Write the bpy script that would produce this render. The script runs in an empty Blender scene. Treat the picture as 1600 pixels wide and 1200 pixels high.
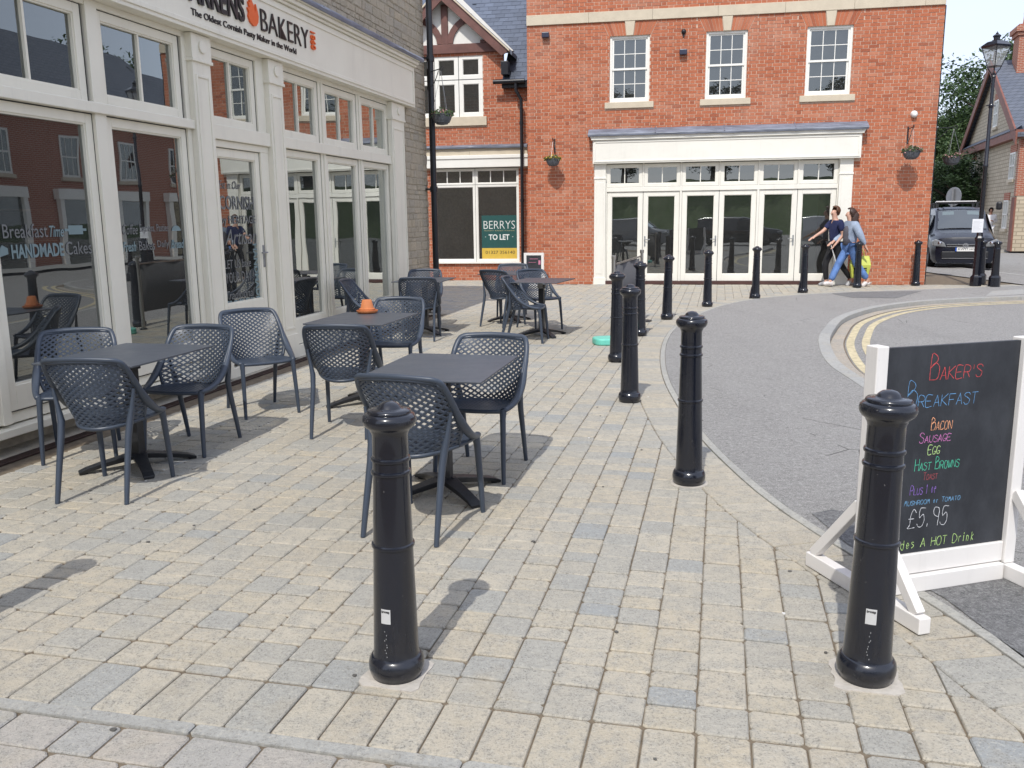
import bpy, bmesh, math, random
from mathutils import Vector, Matrix, noise
R = random.Random(7)
sc = bpy.context.scene
COL = sc.collection
rad = math.radians
# ---------------------------------------------------------------- camera, sky, sun, exposure
CAM_H, PITCH, ROLL, FPX = 1.6, 0.18847, -0.012074, 1359.14
cd = bpy.data.cameras.new('camera'); cam = bpy.data.objects.new('camera', cd); COL.objects.link(cam)
cd.sensor_width = 36; cd.lens = FPX / 1600 * 36; cd.clip_start = .05; cd.clip_end = 2000
_f = Vector((0, math.cos(PITCH), -math.sin(PITCH))); _u = Vector((0, math.sin(PITCH), math.cos(PITCH))); _x = Vector((1, 0, 0))
_r = _x * math.cos(ROLL) + _u * math.sin(ROLL); _up = _u * math.cos(ROLL) - _x * math.sin(ROLL)
cam.matrix_world = Matrix(((_r.x, _up.x, -_f.x, 0), (_r.y, _up.y, -_f.y, 0), (_r.z, _up.z, -_f.z, CAM_H), (0, 0, 0, 1)))
sc.camera = cam
SUN_EL, SUN_AZ = rad(51), rad(196.5)          # azimuth clockwise from +Y
w = bpy.data.worlds.new('World'); sc.world = w; w.use_nodes = True
nt = w.node_tree; nt.nodes.clear()
wo = nt.nodes.new('ShaderNodeOutputWorld'); bg = nt.nodes.new('ShaderNodeBackground'); sky = nt.nodes.new('ShaderNodeTexSky')
sky.sky_type = 'NISHITA'; sky.sun_disc = False; sky.sun_elevation = SUN_EL; sky.sun_rotation = SUN_AZ
sky.air_density = 1.0; sky.dust_density = 1.5; sky.ozone_density = 1.0; sky.altitude = 50
bg.inputs['Strength'].default_value = .15
# pale veil mixed over the whole sky, added to whiten it and lift shadows
wc = nt.nodes.new('ShaderNodeTexCoord'); wm = nt.nodes.new('ShaderNodeMapping'); wm.inputs['Scale'].default_value = (1, 1, 2.5)
wn = nt.nodes.new('ShaderNodeTexNoise'); wn.inputs['Scale'].default_value = 2.2; wn.inputs['Detail'].default_value = 6
wr = nt.nodes.new('ShaderNodeMapRange'); wr.inputs[1].default_value = .3; wr.inputs[2].default_value = .7; wr.inputs[3].default_value = .66; wr.inputs[4].default_value = .86
wx = nt.nodes.new('ShaderNodeMix'); wx.data_type = 'RGBA'; wx.inputs[7].default_value = (5.0, 5.4, 6.6, 1)
nt.links.new(wc.outputs['Generated'], wm.inputs[0]); nt.links.new(wm.outputs[0], wn.inputs['Vector']); nt.links.new(wn.outputs[0], wr.inputs[0]); nt.links.new(wr.outputs[0], wx.inputs[0])
nt.links.new(sky.outputs[0], wx.inputs[6]); nt.links.new(wx.outputs[2], bg.inputs[0]); nt.links.new(bg.outputs[0], wo.inputs[0])
sl = bpy.data.lights.new('sun', 'SUN'); sl.energy = 2.55; sl.angle = rad(.5); sl.color = (1, .965, .90)
so = bpy.data.objects.new('sun', sl); COL.objects.link(so)
_d = Vector((math.sin(SUN_AZ) * math.cos(SUN_EL), math.cos(SUN_AZ) * math.cos(SUN_EL), math.sin(SUN_EL)))
so.rotation_euler = _d.to_track_quat('Z', 'Y').to_euler(); so.location = (0, 0, 30)
sc.view_settings.view_transform = 'Standard'; sc.view_settings.look = 'None'
sc.view_settings.exposure = .43; sc.view_settings.gamma = 1
sc.render.engine = 'CYCLES'; sc.cycles.use_denoising = True
sc.cycles.max_bounces = 8; sc.cycles.transparent_max_bounces = 12; sc.cycles.glossy_bounces = 4; sc.cycles.diffuse_bounces = 3

# ---------------------------------------------------------------- helpers
def ground(px, py, z=0.0):
    """world point at height z that a photograph pixel shows (only used to read off positions)"""
    d = _r * ((px - 800) / FPX) - _up * ((py - 600) / FPX) + _f
    t = (z - CAM_H) / d.z
    return Vector((d.x * t, d.y * t, z))

class MB:
    def __init__(s): s.v = []; s.f = []; s.mi = []; s.t = []
    def add(s, vs, fs, mi=0, tone=0.0):
        o = len(s.v); s.v += [tuple(a) for a in vs]
        for f in fs: s.f.append([i + o for i in f]); s.mi.append(mi); s.t.append(tone)
        return s
    def box(s, x0, x1, y0, y1, z0, z1, mi=0, tone=0.0):
        return s.add([(x0,y0,z0),(x1,y0,z0),(x1,y1,z0),(x0,y1,z0),(x0,y0,z1),(x1,y0,z1),(x1,y1,z1),(x0,y1,z1)],
                     [(0,3,2,1),(4,5,6,7),(0,1,5,4),(1,2,6,5),(2,3,7,6),(3,0,4,7)], mi, tone)
    def obox(s, c, ax, ay, az, mi=0, tone=0.0):
        """box from centre and three half-axis vectors"""
        c = Vector(c); ax = Vector(ax); ay = Vector(ay); az = Vector(az)
        vs = [c + ax*i + ay*j + az*k for k in (-1,1) for i, j in ((-1,-1),(1,-1),(1,1),(-1,1))]
        return s.add(vs, [(0,3,2,1),(4,5,6,7),(0,1,5,4),(1,2,6,5),(2,3,7,6),(3,0,4,7)], mi, tone)
    def beam(s, a, b, w, h, up=(0,0,1), mi=0, tone=0.0):
        a = Vector(a); b = Vector(b); d = (b - a); L = d.length; d.normalize()
        up = Vector(up); x = d.cross(up)
        if x.length < 1e-4: x = d.cross(Vector((1,0,0)))
        x.normalize(); y = x.cross(d)
        return s.obox((a+b)/2, x*(w/2), d*(L/2), y*(h/2), mi, tone)
    def prism(s, poly, y0, y1, mi=0, tone=0.0):
        """polygon in xz (counter-clockwise seen from -y) extruded along y"""
        n = len(poly); vs = [(p[0], y0, p[1]) for p in poly] + [(p[0], y1, p[1]) for p in poly]
        fs = [tuple(range(n)), tuple(range(2*n-1, n-1, -1))] + [(i, i+n, (i+1) % n + n, (i+1) % n) for i in range(n)]
        return s.add(vs, fs, mi, tone)
    def slab(s, poly, z0, z1, mi=0, tone=0.0):
        """polygon in xy (counter-clockwise from above) from z0 up to z1"""
        n = len(poly); vs = [(p[0], p[1], z1) for p in poly] + [(p[0], p[1], z0) for p in poly]
        fs = [tuple(range(n)), tuple(range(2*n-1, n-1, -1))] + [(i, i+n, (i+1) % n + n, (i+1) % n) for i in range(n)]
        return s.add(vs, fs, mi, tone)
    def tube(s, pts, r, n=8, mi=0, tone=0.0, caps=True, flat=None):
        pts = [Vector(p) for p in pts]; m = len(pts); rs = r if isinstance(r, (list, tuple)) else [r]*m
        ups = None; vs = []
        for i, p in enumerate(pts):
            d = (pts[min(i+1, m-1)] - pts[max(i-1, 0)])
            if d.length < 1e-9: d = Vector((0,0,1))
            d.normalize()
            if ups is None:
                ups = Vector((0,0,1)) if abs(d.z) < .9 else Vector((1,0,0))
            x = d.cross(ups)
            if x.length < 1e-5: x = d.cross(Vector((1,.3,0)))
            x.normalize(); y = x.cross(d); ups = y
            for k in range(n):
                a = 2*math.pi*(k+.5)/n
                ca, sa = math.cos(a)*rs[i], math.sin(a)*rs[i]
                if flat: ca *= flat[0]; sa *= flat[1]
                vs.append(p + x*ca + y*sa)
        fs = [(i*n+k, i*n+(k+1)%n, (i+1)*n+(k+1)%n, (i+1)*n+k) for i in range(m-1) for k in range(n)]
        if caps: fs += [tuple(range(n-1,-1,-1)), tuple(range((m-1)*n, m*n))]
        return s.add(vs, fs, mi, tone)
    def lathe(s, prof, n=24, c=(0,0,0), mi=0, tone=0.0, a0=0.0):
        """prof: (r, z) bottom to top"""
        vs = []
        for r, z in prof:
            for k in range(n):
                a = a0 + 2*math.pi*k/n; vs.append((c[0]+r*math.cos(a), c[1]+r*math.sin(a), c[2]+z))
        m = len(prof)
        fs = [(i*n+k, i*n+(k+1)%n, (i+1)*n+(k+1)%n, (i+1)*n+k) for i in range(m-1) for k in range(n)]
        if prof[0][0] > 1e-4: fs.append(tuple(range(n-1,-1,-1)))
        if prof[-1][0] > 1e-4: fs.append(tuple(range((m-1)*n, m*n)))
        return s.add(vs, fs, mi, tone)
    def frame(s, x0, x1, z0, z1, w, y0, y1, wt=None, wb=None, mi=0):
        wt = w if wt is None else wt; wb = w if wb is None else wb
        s.box(x0, x0+w, y0, y1, z0, z1, mi); s.box(x1-w, x1, y0, y1, z0, z1, mi)
        s.box(x0+w, x1-w, y0, y1, z1-wt, z1, mi); s.box(x0+w, x1-w, y0, y1, z0, z0+wb, mi); return s
    def mesh(s, name, mats):
        me = bpy.data.meshes.new(name); me.from_pydata(s.v, [], s.f)
        for m in (mats if isinstance(mats, (list, tuple)) else [mats]): me.materials.append(m)
        if any(s.mi): me.polygons.foreach_set('material_index', s.mi)
        if any(s.t):
            a = me.attributes.new('tone', 'FLOAT', 'FACE'); a.data.foreach_set('value', s.t)
        me.update(); return me
    def build(s, name, mats, parent=None, smooth=0, bevel=0, loc=None, kind=None):
        me = s.mesh(name, mats)
        return obj(name, me, parent, smooth, bevel, loc, kind)

def obj(name, me, parent=None, smooth=0, bevel=0, loc=None, kind=None):
    o = bpy.data.objects.new(name, me); COL.objects.link(o)
    if parent: o.parent = parent
    if loc is not None: o.location = loc
    if smooth:
        if smooth is True or smooth >= 180: me.polygons.foreach_set('use_smooth', [True]*len(me.polygons))
        else:
            me.polygons.foreach_set('use_smooth', [True]*len(me.polygons))
            bm = bmesh.new(); bm.from_mesh(me); bm.normal_update()
            for e in bm.edges:
                if len(e.link_faces) == 2 and e.calc_face_angle(0) > rad(smooth): e.smooth = False
            bm.to_mesh(me); bm.free()
    if bevel:
        m = o.modifiers.new('bevel', 'BEVEL'); m.width = bevel; m.segments = 2; m.limit_method = 'ANGLE'; m.angle_limit = rad(40)
    if kind: o['kind'] = kind
    return o

def tag(o, label, cat, group=None):
    o['label'] = label; o['category'] = cat
    if group: o['group'] = group
    return o
def thing(name, label, cat, loc=(0,0,0), rz=0, group=None):
    o = bpy.data.objects.new(name, None); COL.objects.link(o); o.empty_display_size = .2
    o.location = loc; o.rotation_euler = (0, 0, rz)
    return tag(o, label, cat, group)
KIDS = {}
def dup(root, loc, rz, label=None, rx=0, ry=0):
    def cp(o, p):
        c = o.copy(); COL.objects.link(c)
        if p: c.parent = p
        for ch in [x for x in o.children]: cp(ch, c)
        return c
    r = cp(root, None); r.location = loc; r.rotation_euler = (rx, ry, rz)
    if label: r['label'] = label
    return r

# ---------------------------------------------------------------- materials
def _n(t, typ, **kw):
    n = t.nodes.new(typ)
    for k, v in kw.items(): setattr(n, k, v)
    return n
def ramp(t, fac, stops, interp='LINEAR'):
    r = _n(t, 'ShaderNodeValToRGB'); r.color_ramp.interpolation = interp; e = r.color_ramp.elements
    while len(e) < len(stops): e.new(.5)
    for a, (p, c) in zip(e, stops): a.position = p; a.color = (c[0], c[1], c[2], 1)
    t.links.new(fac, r.inputs[0]); return r.outputs[0]
def tex(t, scale, detail=4, rough=.6, coord='Object', typ='ShaderNodeTexNoise', vec=None):
    c = _n(t, 'ShaderNodeTexCoord'); n = _n(t, typ); n.inputs['Scale'].default_value = scale
    if typ == 'ShaderNodeTexNoise': n.inputs['Detail'].default_value = detail; n.inputs['Roughness'].default_value = rough
    src = _n(t, 'ShaderNodeNewGeometry').outputs['Position'] if coord == 'World' else c.outputs[coord]
    if vec:
        m = _n(t, 'ShaderNodeMapping'); m.inputs['Scale'].default_value = vec; t.links.new(src, m.inputs[0]); src = m.outputs[0]
    t.links.new(src, n.inputs['Vector']); return n
def mth(t, op, a, b=None, clamp=False):
    n = _n(t, 'ShaderNodeMath', operation=op, use_clamp=clamp)
    for i, x in enumerate((a, b)):
        if x is None: continue
        if isinstance(x, (int, float)): n.inputs[i].default_value = x
        else: t.links.new(x, n.inputs[i])
    return n.outputs[0]
def mix(t, fac, a, b, mode='MIX'):
    n = _n(t, 'ShaderNodeMix', data_type='RGBA', blend_type=mode)
    for s, x in ((n.inputs[0], fac), (n.inputs[6], a), (n.inputs[7], b)):
        if isinstance(x, (int, float)): s.default_value = x
        elif isinstance(x, (tuple, list)): s.default_value = (x[0], x[1], x[2], 1)
        else: t.links.new(x, s)
    return n.outputs[2]
def newmat(name):
    m = bpy.data.materials.new(name); m.use_nodes = True; t = m.node_tree
    return m, t, t.nodes['Principled BSDF']
def bump(t, b, h, strength=.3, dist=.01):
    n = _n(t, 'ShaderNodeBump'); n.inputs['Strength'].default_value = strength; n.inputs['Distance'].default_value = dist
    t.links.new(h, n.inputs['Height']); t.links.new(n.outputs[0], b.inputs['Normal'])
def tone(t):
    """per-piece random value: face attribute 'tone' plus the object's own random number"""
    a = _n(t, 'ShaderNodeAttribute', attribute_name='tone'); o = _n(t, 'ShaderNodeObjectInfo')
    return mth(t, 'FRACT', mth(t, 'ADD', a.outputs['Fac'], o.outputs['Random']))
def plain(name, col, rough=.5, var=.12, scale=6, metal=0, bmp=0, bscale=60, coat=0, spec=None, coord='Object', stretch=None):
    m, t, b = newmat(name)
    n = tex(t, scale, 5, .6, coord, vec=stretch)
    d = tuple(c*(1-var) for c in col); l = tuple(min(1, c*(1+var)) for c in col)
    t.links.new(ramp(t, n.outputs[0], [(.3, d), (.7, l)]), b.inputs['Base Color'])
    b.inputs['Roughness'].default_value = rough; b.inputs['Metallic'].default_value = metal
    if coat: b.inputs['Coat Weight'].default_value = coat; b.inputs['Coat Roughness'].default_value = .08
    if spec is not None: b.inputs['Specular IOR Level'].default_value = spec
    r2 = tex(t, scale*2.3, 3, .6, coord)
    t.links.new(mth(t, 'ADD', mth(t, 'MULTIPLY', r2.outputs[0], .22), rough-.11, True), b.inputs['Roughness'])
    if bmp: bump(t, b, tex(t, bscale, 4, .65, coord).outputs[0], bmp, .006)
    return m

def m_brick(name, dark, mid, lite, pale):
    m, t, b = newmat(name); tn = tone(t)
    c = ramp(t, tn, [(0, dark), (.16, mid), (.5, lite), (.78, mid), (.92, pale), (1, dark)])
    n1 = tex(t, 9, 5, .65, 'World'); n2 = tex(t, 70, 4, .7, 'World')
    c = mix(t, mth(t, 'MULTIPLY', n1.outputs[0], .30), c, tuple(x*.66 for x in mid))
    sp = mth(t, 'MULTIPLY', mth(t, 'GREATER_THAN', n2.outputs[0], .63), .34)
    c = mix(t, sp, c, tuple(min(1, x*1.6+.03) for x in pale))
    n3 = tex(t, .9, 3, .6, 'World')
    c = mix(t, mth(t, 'MULTIPLY', mth(t, 'SUBTRACT', n3.outputs[0], .5, True), 1.3, True), c, (.55, .38, .29))
    st = tex(t, 2.6, 5, .7, 'World', vec=(1,1,.10))
    c = mix(t, mth(t, 'MULTIPLY', mth(t, 'SUBTRACT', st.outputs[0], .52, True), 2.2, True), c, tuple(x*.6 for x in mid))
    t.links.new(c, b.inputs['Base Color']); b.inputs['Roughness'].default_value = .88
    bump(t, b, n2.outputs[0], .5, .004); return m
M = {}
M['brick'] = m_brick('red_brick', (.31,.088,.043), (.425,.128,.060), (.475,.155,.076), (.50,.20,.115))
M['brick2'] = m_brick('red_brick_wing', (.30,.085,.043), (.415,.125,.060), (.465,.15,.075), (.49,.195,.112))
M['mortar'] = plain('lime_mortar', (.58,.43,.33), .95, .18, 14, bmp=.5, bscale=120)
M['mortar_stone'] = plain('stone_mortar', (.43,.375,.29), .95, .2, 14, bmp=.5, bscale=90)
M['bed'] = plain('sandy_joint_filling', (.165,.130,.09), .97, .3, 16, bmp=.6, bscale=150, coord='World')

def m_paver(name, stops, speck=.6):
    m, t, b = newmat(name); tn = tone(t)
    c = ramp(t, tn, stops, 'LINEAR')
    big = tex(t, 3.1, 4, .6, 'World'); med = tex(t, 15, 6, .7, 'World'); fine = tex(t, 120, 5, .8, 'World'); grit = tex(t, 55, 4, .75, 'World')
    worn = mth(t, 'MULTIPLY', mth(t, 'SUBTRACT', med.outputs[0], .43, True), 4.5, True)              # patches where the skin has worn off the aggregate
    c = mix(t, mth(t, 'MULTIPLY', worn, .58), c, (.305,.298,.272))
    c = mix(t, mth(t, 'MULTIPLY', mth(t, 'SUBTRACT', .44, big.outputs[0], True), 3.0, True), c, (.41,.36,.27))
    pit = mth(t, 'MULTIPLY', mth(t, 'GREATER_THAN', fine.outputs[0], .565), mth(t, 'ADD', mth(t, 'MULTIPLY', worn, speck), .18))
    c = mix(t, pit, c, (.13,.122,.105))
    pale = mth(t, 'MULTIPLY', mth(t, 'LESS_THAN', grit.outputs[0], .41), .42)
    c = mix(t, pale, c, (.53,.50,.425))
    dk = mth(t, 'MULTIPLY', mth(t, 'GREATER_THAN', grit.outputs[0], .59), .45)
    c = mix(t, dk, c, (.21,.20,.175))
    dirt = tex(t, 1.3, 6, .75, 'World')
    c = mix(t, mth(t, 'MULTIPLY', mth(t, 'SUBTRACT', dirt.outputs[0], .60, True), 2.6, True), c, (.20,.17,.12))
    t.links.new(c, b.inputs['Base Color']); b.inputs['Roughness'].default_value = .88
    h = mth(t, 'ADD', mth(t, 'MULTIPLY', fine.outputs[0], .6), mth(t, 'MULTIPLY', grit.outputs[0], .8))
    bump(t, b, h, .75, .009); return m
M['paver'] = m_paver('tumbled_concrete_paver', [(0,(.44,.39,.305)),(.22,(.475,.43,.345)),(.40,(.39,.37,.32)),(.56,(.46,.405,.31)),(.70,(.355,.35,.32)),(.82,(.48,.42,.315)),(.93,(.315,.325,.318)),(1,(.42,.38,.305))])
M['paver_pink'] = m_paver('pinkish_concrete_paver', [(0,(.43,.385,.33)),(.4,(.40,.37,.33)),(.7,(.37,.36,.335)),(1,(.445,.395,.335))])
M['edging'] = m_paver('grey_concrete_edging', [(0,(.36,.355,.33)),(1,(.42,.41,.37))], .3)
M['kerb'] = m_paver('pale_granite_kerb', [(0,(.36,.36,.35)),(.6,(.41,.405,.385)),(1,(.33,.335,.33))], .3)
M['sett'] = m_paver('beige_sett', [(0,(.40,.345,.28)),(.5,(.36,.325,.28)),(1,(.44,.37,.29))])

def m_asphalt(name, base, pale):
    m, t, b = newmat(name)
    fine = tex(t, 110, 4, .85, 'World'); grit = tex(t, 26, 5, .85, 'World'); big = tex(t, .55, 6, .7, 'World'); med = tex(t, 4, 6, .75, 'World'); streak = tex(t, 1.2, 5, .7, 'World', vec=(1,.16,1))
    c = mix(t, mth(t, 'MULTIPLY', big.outputs[0], .8), base, pale)
    c = mix(t, mth(t, 'MULTIPLY', mth(t, 'SUBTRACT', streak.outputs[0], .5, True), 1.6, True), c, tuple(x*.72 for x in base))
    c = mix(t, mth(t, 'MULTIPLY', mth(t, 'GREATER_THAN', fine.outputs[0], .56), .6), c, tuple(min(1, x*1.8) for x in pale))
    c = mix(t, mth(t, 'MULTIPLY', mth(t, 'LESS_THAN', fine.outputs[0], .43), .65), c, tuple(x*.4 for x in base))
    c = mix(t, mth(t, 'MULTIPLY', mth(t, 'GREATER_THAN', grit.outputs[0], .57), .55), c, tuple(x*.5 for x in base))
    c = mix(t, mth(t, 'MULTIPLY', mth(t, 'LESS_THAN', grit.outputs[0], .43), .5), c, tuple(min(1, x*1.5) for x in pale))
    c = mix(t, mth(t, 'MULTIPLY', mth(t, 'SUBTRACT', med.outputs[0], .48, True), 1.8, True), c, tuple(x*1.12 for x in pale))
    spot = tex(t, 2.2, 3, .5, 'World'); c = mix(t, mth(t, 'MULTIPLY', mth(t, 'SUBTRACT', spot.outputs[0], .66, True), 4, True), c, tuple(x*.6 for x in base))
    crk = tex(t, .9, coord='World', typ='ShaderNodeTexVoronoi'); crk.feature = 'DISTANCE_TO_EDGE'
    c = mix(t, mth(t, 'MULTIPLY', mth(t, 'LESS_THAN', crk.outputs['Distance'], .0035), mth(t, 'GREATER_THAN', big.outputs[0], .56)), c, tuple(x*.45 for x in base))
    t.links.new(c, b.inputs['Base Color']); b.inputs['Roughness'].default_value = .9
    bump(t, b, mth(t, 'ADD', fine.outputs[0], grit.outputs[0]), .8, .01); return m
M['tarmac'] = m_asphalt('footway_tarmac', (.232,.224,.212), (.315,.306,.29))
M['tarmac_dark'] = m_asphalt('fresh_tarmac', (.145,.145,.146), (.20,.198,.195))
M['road'] = m_asphalt('road_tarmac', (.222,.215,.204), (.30,.292,.278))
M['yellow'] = plain('worn_yellow_paint', (.52,.45,.29), .8, .3, 18, bmp=.4, bscale=150, coord='World')
M['white_line'] = plain('worn_white_paint', (.55,.54,.50), .8, .2, 18, coord='World')

def m_stone(name, stops):
    m, t, b = newmat(name); tn = tone(t); c = ramp(t, tn, stops)
    n1 = tex(t, 7, 6, .7, 'World'); n2 = tex(t, 45, 5, .75, 'World')
    c = mix(t, mth(t, 'MULTIPLY', mth(t, 'SUBTRACT', n1.outputs[0], .42, True), 1.2, True), c, (.33,.29,.225))
    c = mix(t, mth(t, 'MULTIPLY', mth(t, 'GREATER_THAN', n2.outputs[0], .6), .45), c, (.17,.145,.11))
    t.links.new(c, b.inputs['Base Color']); b.inputs['Roughness'].default_value = .92
    bump(t, b, mth(t, 'ADD', n2.outputs[0], mth(t, 'MULTIPLY', n1.outputs[0], 2)), .9, .02); return m
M['stone'] = m_stone('ironstone_rubble', [(0,(.45,.385,.285)),(.3,(.52,.45,.345)),(.55,(.43,.38,.305)),(.8,(.54,.455,.33)),(1,(.47,.40,.31))])
M['stone_far'] = m_stone('cream_limestone', [(0,(.40,.33,.235)),(.4,(.45,.38,.28)),(.7,(.37,.315,.24)),(1,(.47,.39,.275))])
M['cast_stone'] = plain('cast_stone', (.56,.485,.37), .85, .07, 5, bmp=.2, bscale=160)
def m_paint(name, col):
    m, t, b = newmat(name); a = tex(t, 2.5, 5, .6); r_ = tex(t, 5, 6, .75, 'World', vec=(1,1,.09)); f = tex(t, 38, 5, .8)
    c = ramp(t, a.outputs[0], [(.3, tuple(x*.96 for x in col)), (.7, tuple(min(1, x*1.03) for x in col))])
    c = mix(t, mth(t, 'MULTIPLY', mth(t, 'SUBTRACT', r_.outputs[0], .54, True), 1.3, True), c, tuple(x*.62 for x in col))
    c = mix(t, mth(t, 'MULTIPLY', mth(t, 'GREATER_THAN', f.outputs[0], .68), .18), c, tuple(x*.5 for x in col))
    t.links.new(c, b.inputs['Base Color']); t.links.new(mth(t, 'ADD', mth(t, 'MULTIPLY', a.outputs[0], .25), .3), b.inputs['Roughness'])
    bump(t, b, tex(t, 30, 3, .6, vec=(1,1,.2)).outputs[0], .06, .006); return m
M['cream'] = m_paint('cream_paint', (.82,.775,.65))
M['white'] = plain('white_window_paint', (.80,.785,.73), .4, .03, 3)
M['ivory'] = m_paint('ivory_shopfront_paint', (.79,.765,.69))
M['board_white'] = m_paint('whitewashed_timber', (.74,.715,.685))
M['render'] = plain('white_render', (.74,.72,.67), .9, .05, 7, bmp=.2, bscale=120)
M['timber'] = plain('brown_stained_timber', (.135,.058,.046), .55, .25, 4, bmp=.2, bscale=30)
M['timber_far'] = plain('red_brown_boarding', (.20,.075,.052), .6, .2, 4)
M['lead'] = plain('lead_flashing', (.165,.18,.225), .5, .4, 7, bmp=.5, bscale=16, stretch=(.35,1,2.5))
def m_iron():
    m, t, b = newmat('weathered_gloss_black'); n = tex(t, 26, 6, .8); n2 = tex(t, 5, 5, .7, vec=(1,1,.35)); n3 = tex(t, 60, 3, .7)
    c = mix(t, mth(t, 'MULTIPLY', mth(t, 'SUBTRACT', n2.outputs[0], .5, True), .5, True), (.0055,.007,.013), (.06,.058,.055))
    c = mix(t, mth(t, 'MULTIPLY', mth(t, 'GREATER_THAN', mth(t, 'MULTIPLY', n.outputs[0], n3.outputs[0]), .415), .5), c, (.20,.19,.18))
    t.links.new(c, b.inputs['Base Color']); t.links.new(mth(t, 'ADD', mth(t, 'MULTIPLY', n2.outputs[0], .42), .04, True), b.inputs['Roughness'])
    b.inputs['Coat Weight'].default_value = .45; b.inputs['Coat Roughness'].default_value = .1
    bump(t, b, n2.outputs[0], .12, .01); return m
M['black_iron'] = m_iron()
M['black_pipe'] = plain('black_pipe', (.012,.013,.017), .35, .3, 8)
M['chair'] = plain('slate_grey_plastic', (.042,.055,.078), .40, .08, 4)
M['table'] = plain('charcoal_laminate', (.066,.074,.088), .42, .08, 3)
M['iron_matt'] = plain('matt_black_iron', (.014,.015,.018), .45, .3, 20)
M['car_black'] = plain('black_trim_plastic', (.014,.015,.018), .5, .2, 20)
M['steel'] = plain('brushed_steel', (.42,.40,.37), .32, .12, 20, metal=.9)
M['galv'] = plain('grey_metal', (.33,.34,.35), .45, .1, 9, metal=.6)
M['terracotta'] = plain('terracotta', (.55,.185,.065), .75, .14, 9, bmp=.15, bscale=80)
M['teal'] = plain('turquoise_plastic', (.15,.56,.45), .45, .05, 5)
M['collar'] = plain('pinkish_mortar', (.455,.42,.37), .95, .18, 12, bmp=.7, bscale=70, coord='World')
M['drain'] = plain('rusty_drain', (.05,.028,.022), .8, .4, 20)
M['black_txt'] = plain('black_lettering', (.012,.012,.014), .35, .1, 5)
M['orange_txt'] = plain('orange_lettering', (.80,.13,.022), .35, .06, 5)
M['sticker'] = plain('white_sticker', (.50,.50,.49), .5, .05, 20)
M['basket'] = plain('grey_rattan', (.11,.117,.13), .7, .4, 30, bmp=.8, bscale=60)
M['chalkboard'] = None
def m_chalk():
    m, t, b = newmat('dusty_chalkboard'); n = tex(t, 5, 7, .7, 'Object', vec=(1,1,.5)); n2 = tex(t, 1.7, 4, .6)
    f = mth(t, 'MULTIPLY', mth(t, 'SUBTRACT', n.outputs[0], .42, True), 2.2, True)
    f = mth(t, 'MULTIPLY', f, n2.outputs[0])
    t.links.new(mix(t, f, (.017,.019,.024), (.085,.092,.105)), b.inputs['Base Color']); b.inputs['Roughness'].default_value = .62; return m
M['chalkboard'] = m_chalk()
def m_slate(name, base, var):
    m, t, b = newmat(name); tn = tone(t); n = tex(t, 6, 5, .7, 'World')
    c = ramp(t, tn, [(0, tuple(x*(1-var) for x in base)), (1, tuple(x*(1+var) for x in base))])
    c = mix(t, mth(t, 'MULTIPLY', n.outputs[0], .5), c, tuple(x*.7 for x in base))
    t.links.new(c, b.inputs['Base Color']); b.inputs['Roughness'].default_value = .5; bump(t, b, n.outputs[0], .3, .006); return m
M['slate'] = m_slate('blue_slate', (.105,.125,.168), .22)
M['slate_far'] = m_slate('grey_slate', (.125,.14,.175), .2)
def m_glass(name, tint, gain):
    m = bpy.data.materials.new(name); m.use_nodes = True; t = m.node_tree; t.nodes.clear()
    o = _n(t, 'ShaderNodeOutputMaterial'); tr = _n(t, 'ShaderNodeBsdfTransparent'); gl = _n(t, 'ShaderNodeBsdfGlossy'); mx = _n(t, 'ShaderNodeMixShader')
    tr.inputs[0].default_value = (*tint, 1); gl.inputs['Roughness'].default_value = .004; gl.inputs[0].default_value = (.93, .97, .95, 1)
    fr = _n(t, 'ShaderNodeFresnel'); fr.inputs[0].default_value = 1.5
    nz = tex(t, .9, 2, .5, 'World'); bp = _n(t, 'ShaderNodeBump'); bp.inputs['Strength'].default_value = .035; bp.inputs['Distance'].default_value = .05
    t.links.new(nz.outputs[0], bp.inputs['Height']); t.links.new(bp.outputs[0], gl.inputs['Normal'])
    t.links.new(mth(t, 'MULTIPLY', fr.outputs[0], gain, True), mx.inputs[0])
    du = _n(t, 'ShaderNodeBsdfDiffuse'); du.inputs[0].default_value = (.5, .5, .48, 1); dm_ = _n(t, 'ShaderNodeMixShader')          # pale grey haze mixed in to brighten the dark panes
    dn = tex(t, 3.0, 6, .75, 'World'); t.links.new(mth(t, 'MULTIPLY', dn.outputs[0], .085), dm_.inputs[0])
    t.links.new(tr.outputs[0], dm_.inputs[1]); t.links.new(du.outputs[0], dm_.inputs[2])
    t.links.new(dm_.outputs[0], mx.inputs[1]); t.links.new(gl.outputs[0], mx.inputs[2]); t.links.new(mx.outputs[0], o.inputs[0]); return m
M['glass'] = m_glass('window_glass', (.52,.57,.56), 3.9)
M['glass_shop'] = m_glass('coated_shop_glass', (.50,.54,.54), 5.0)
M['glass_sash'] = m_glass('sash_glass', (.30,.33,.36), 4.0)
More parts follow.
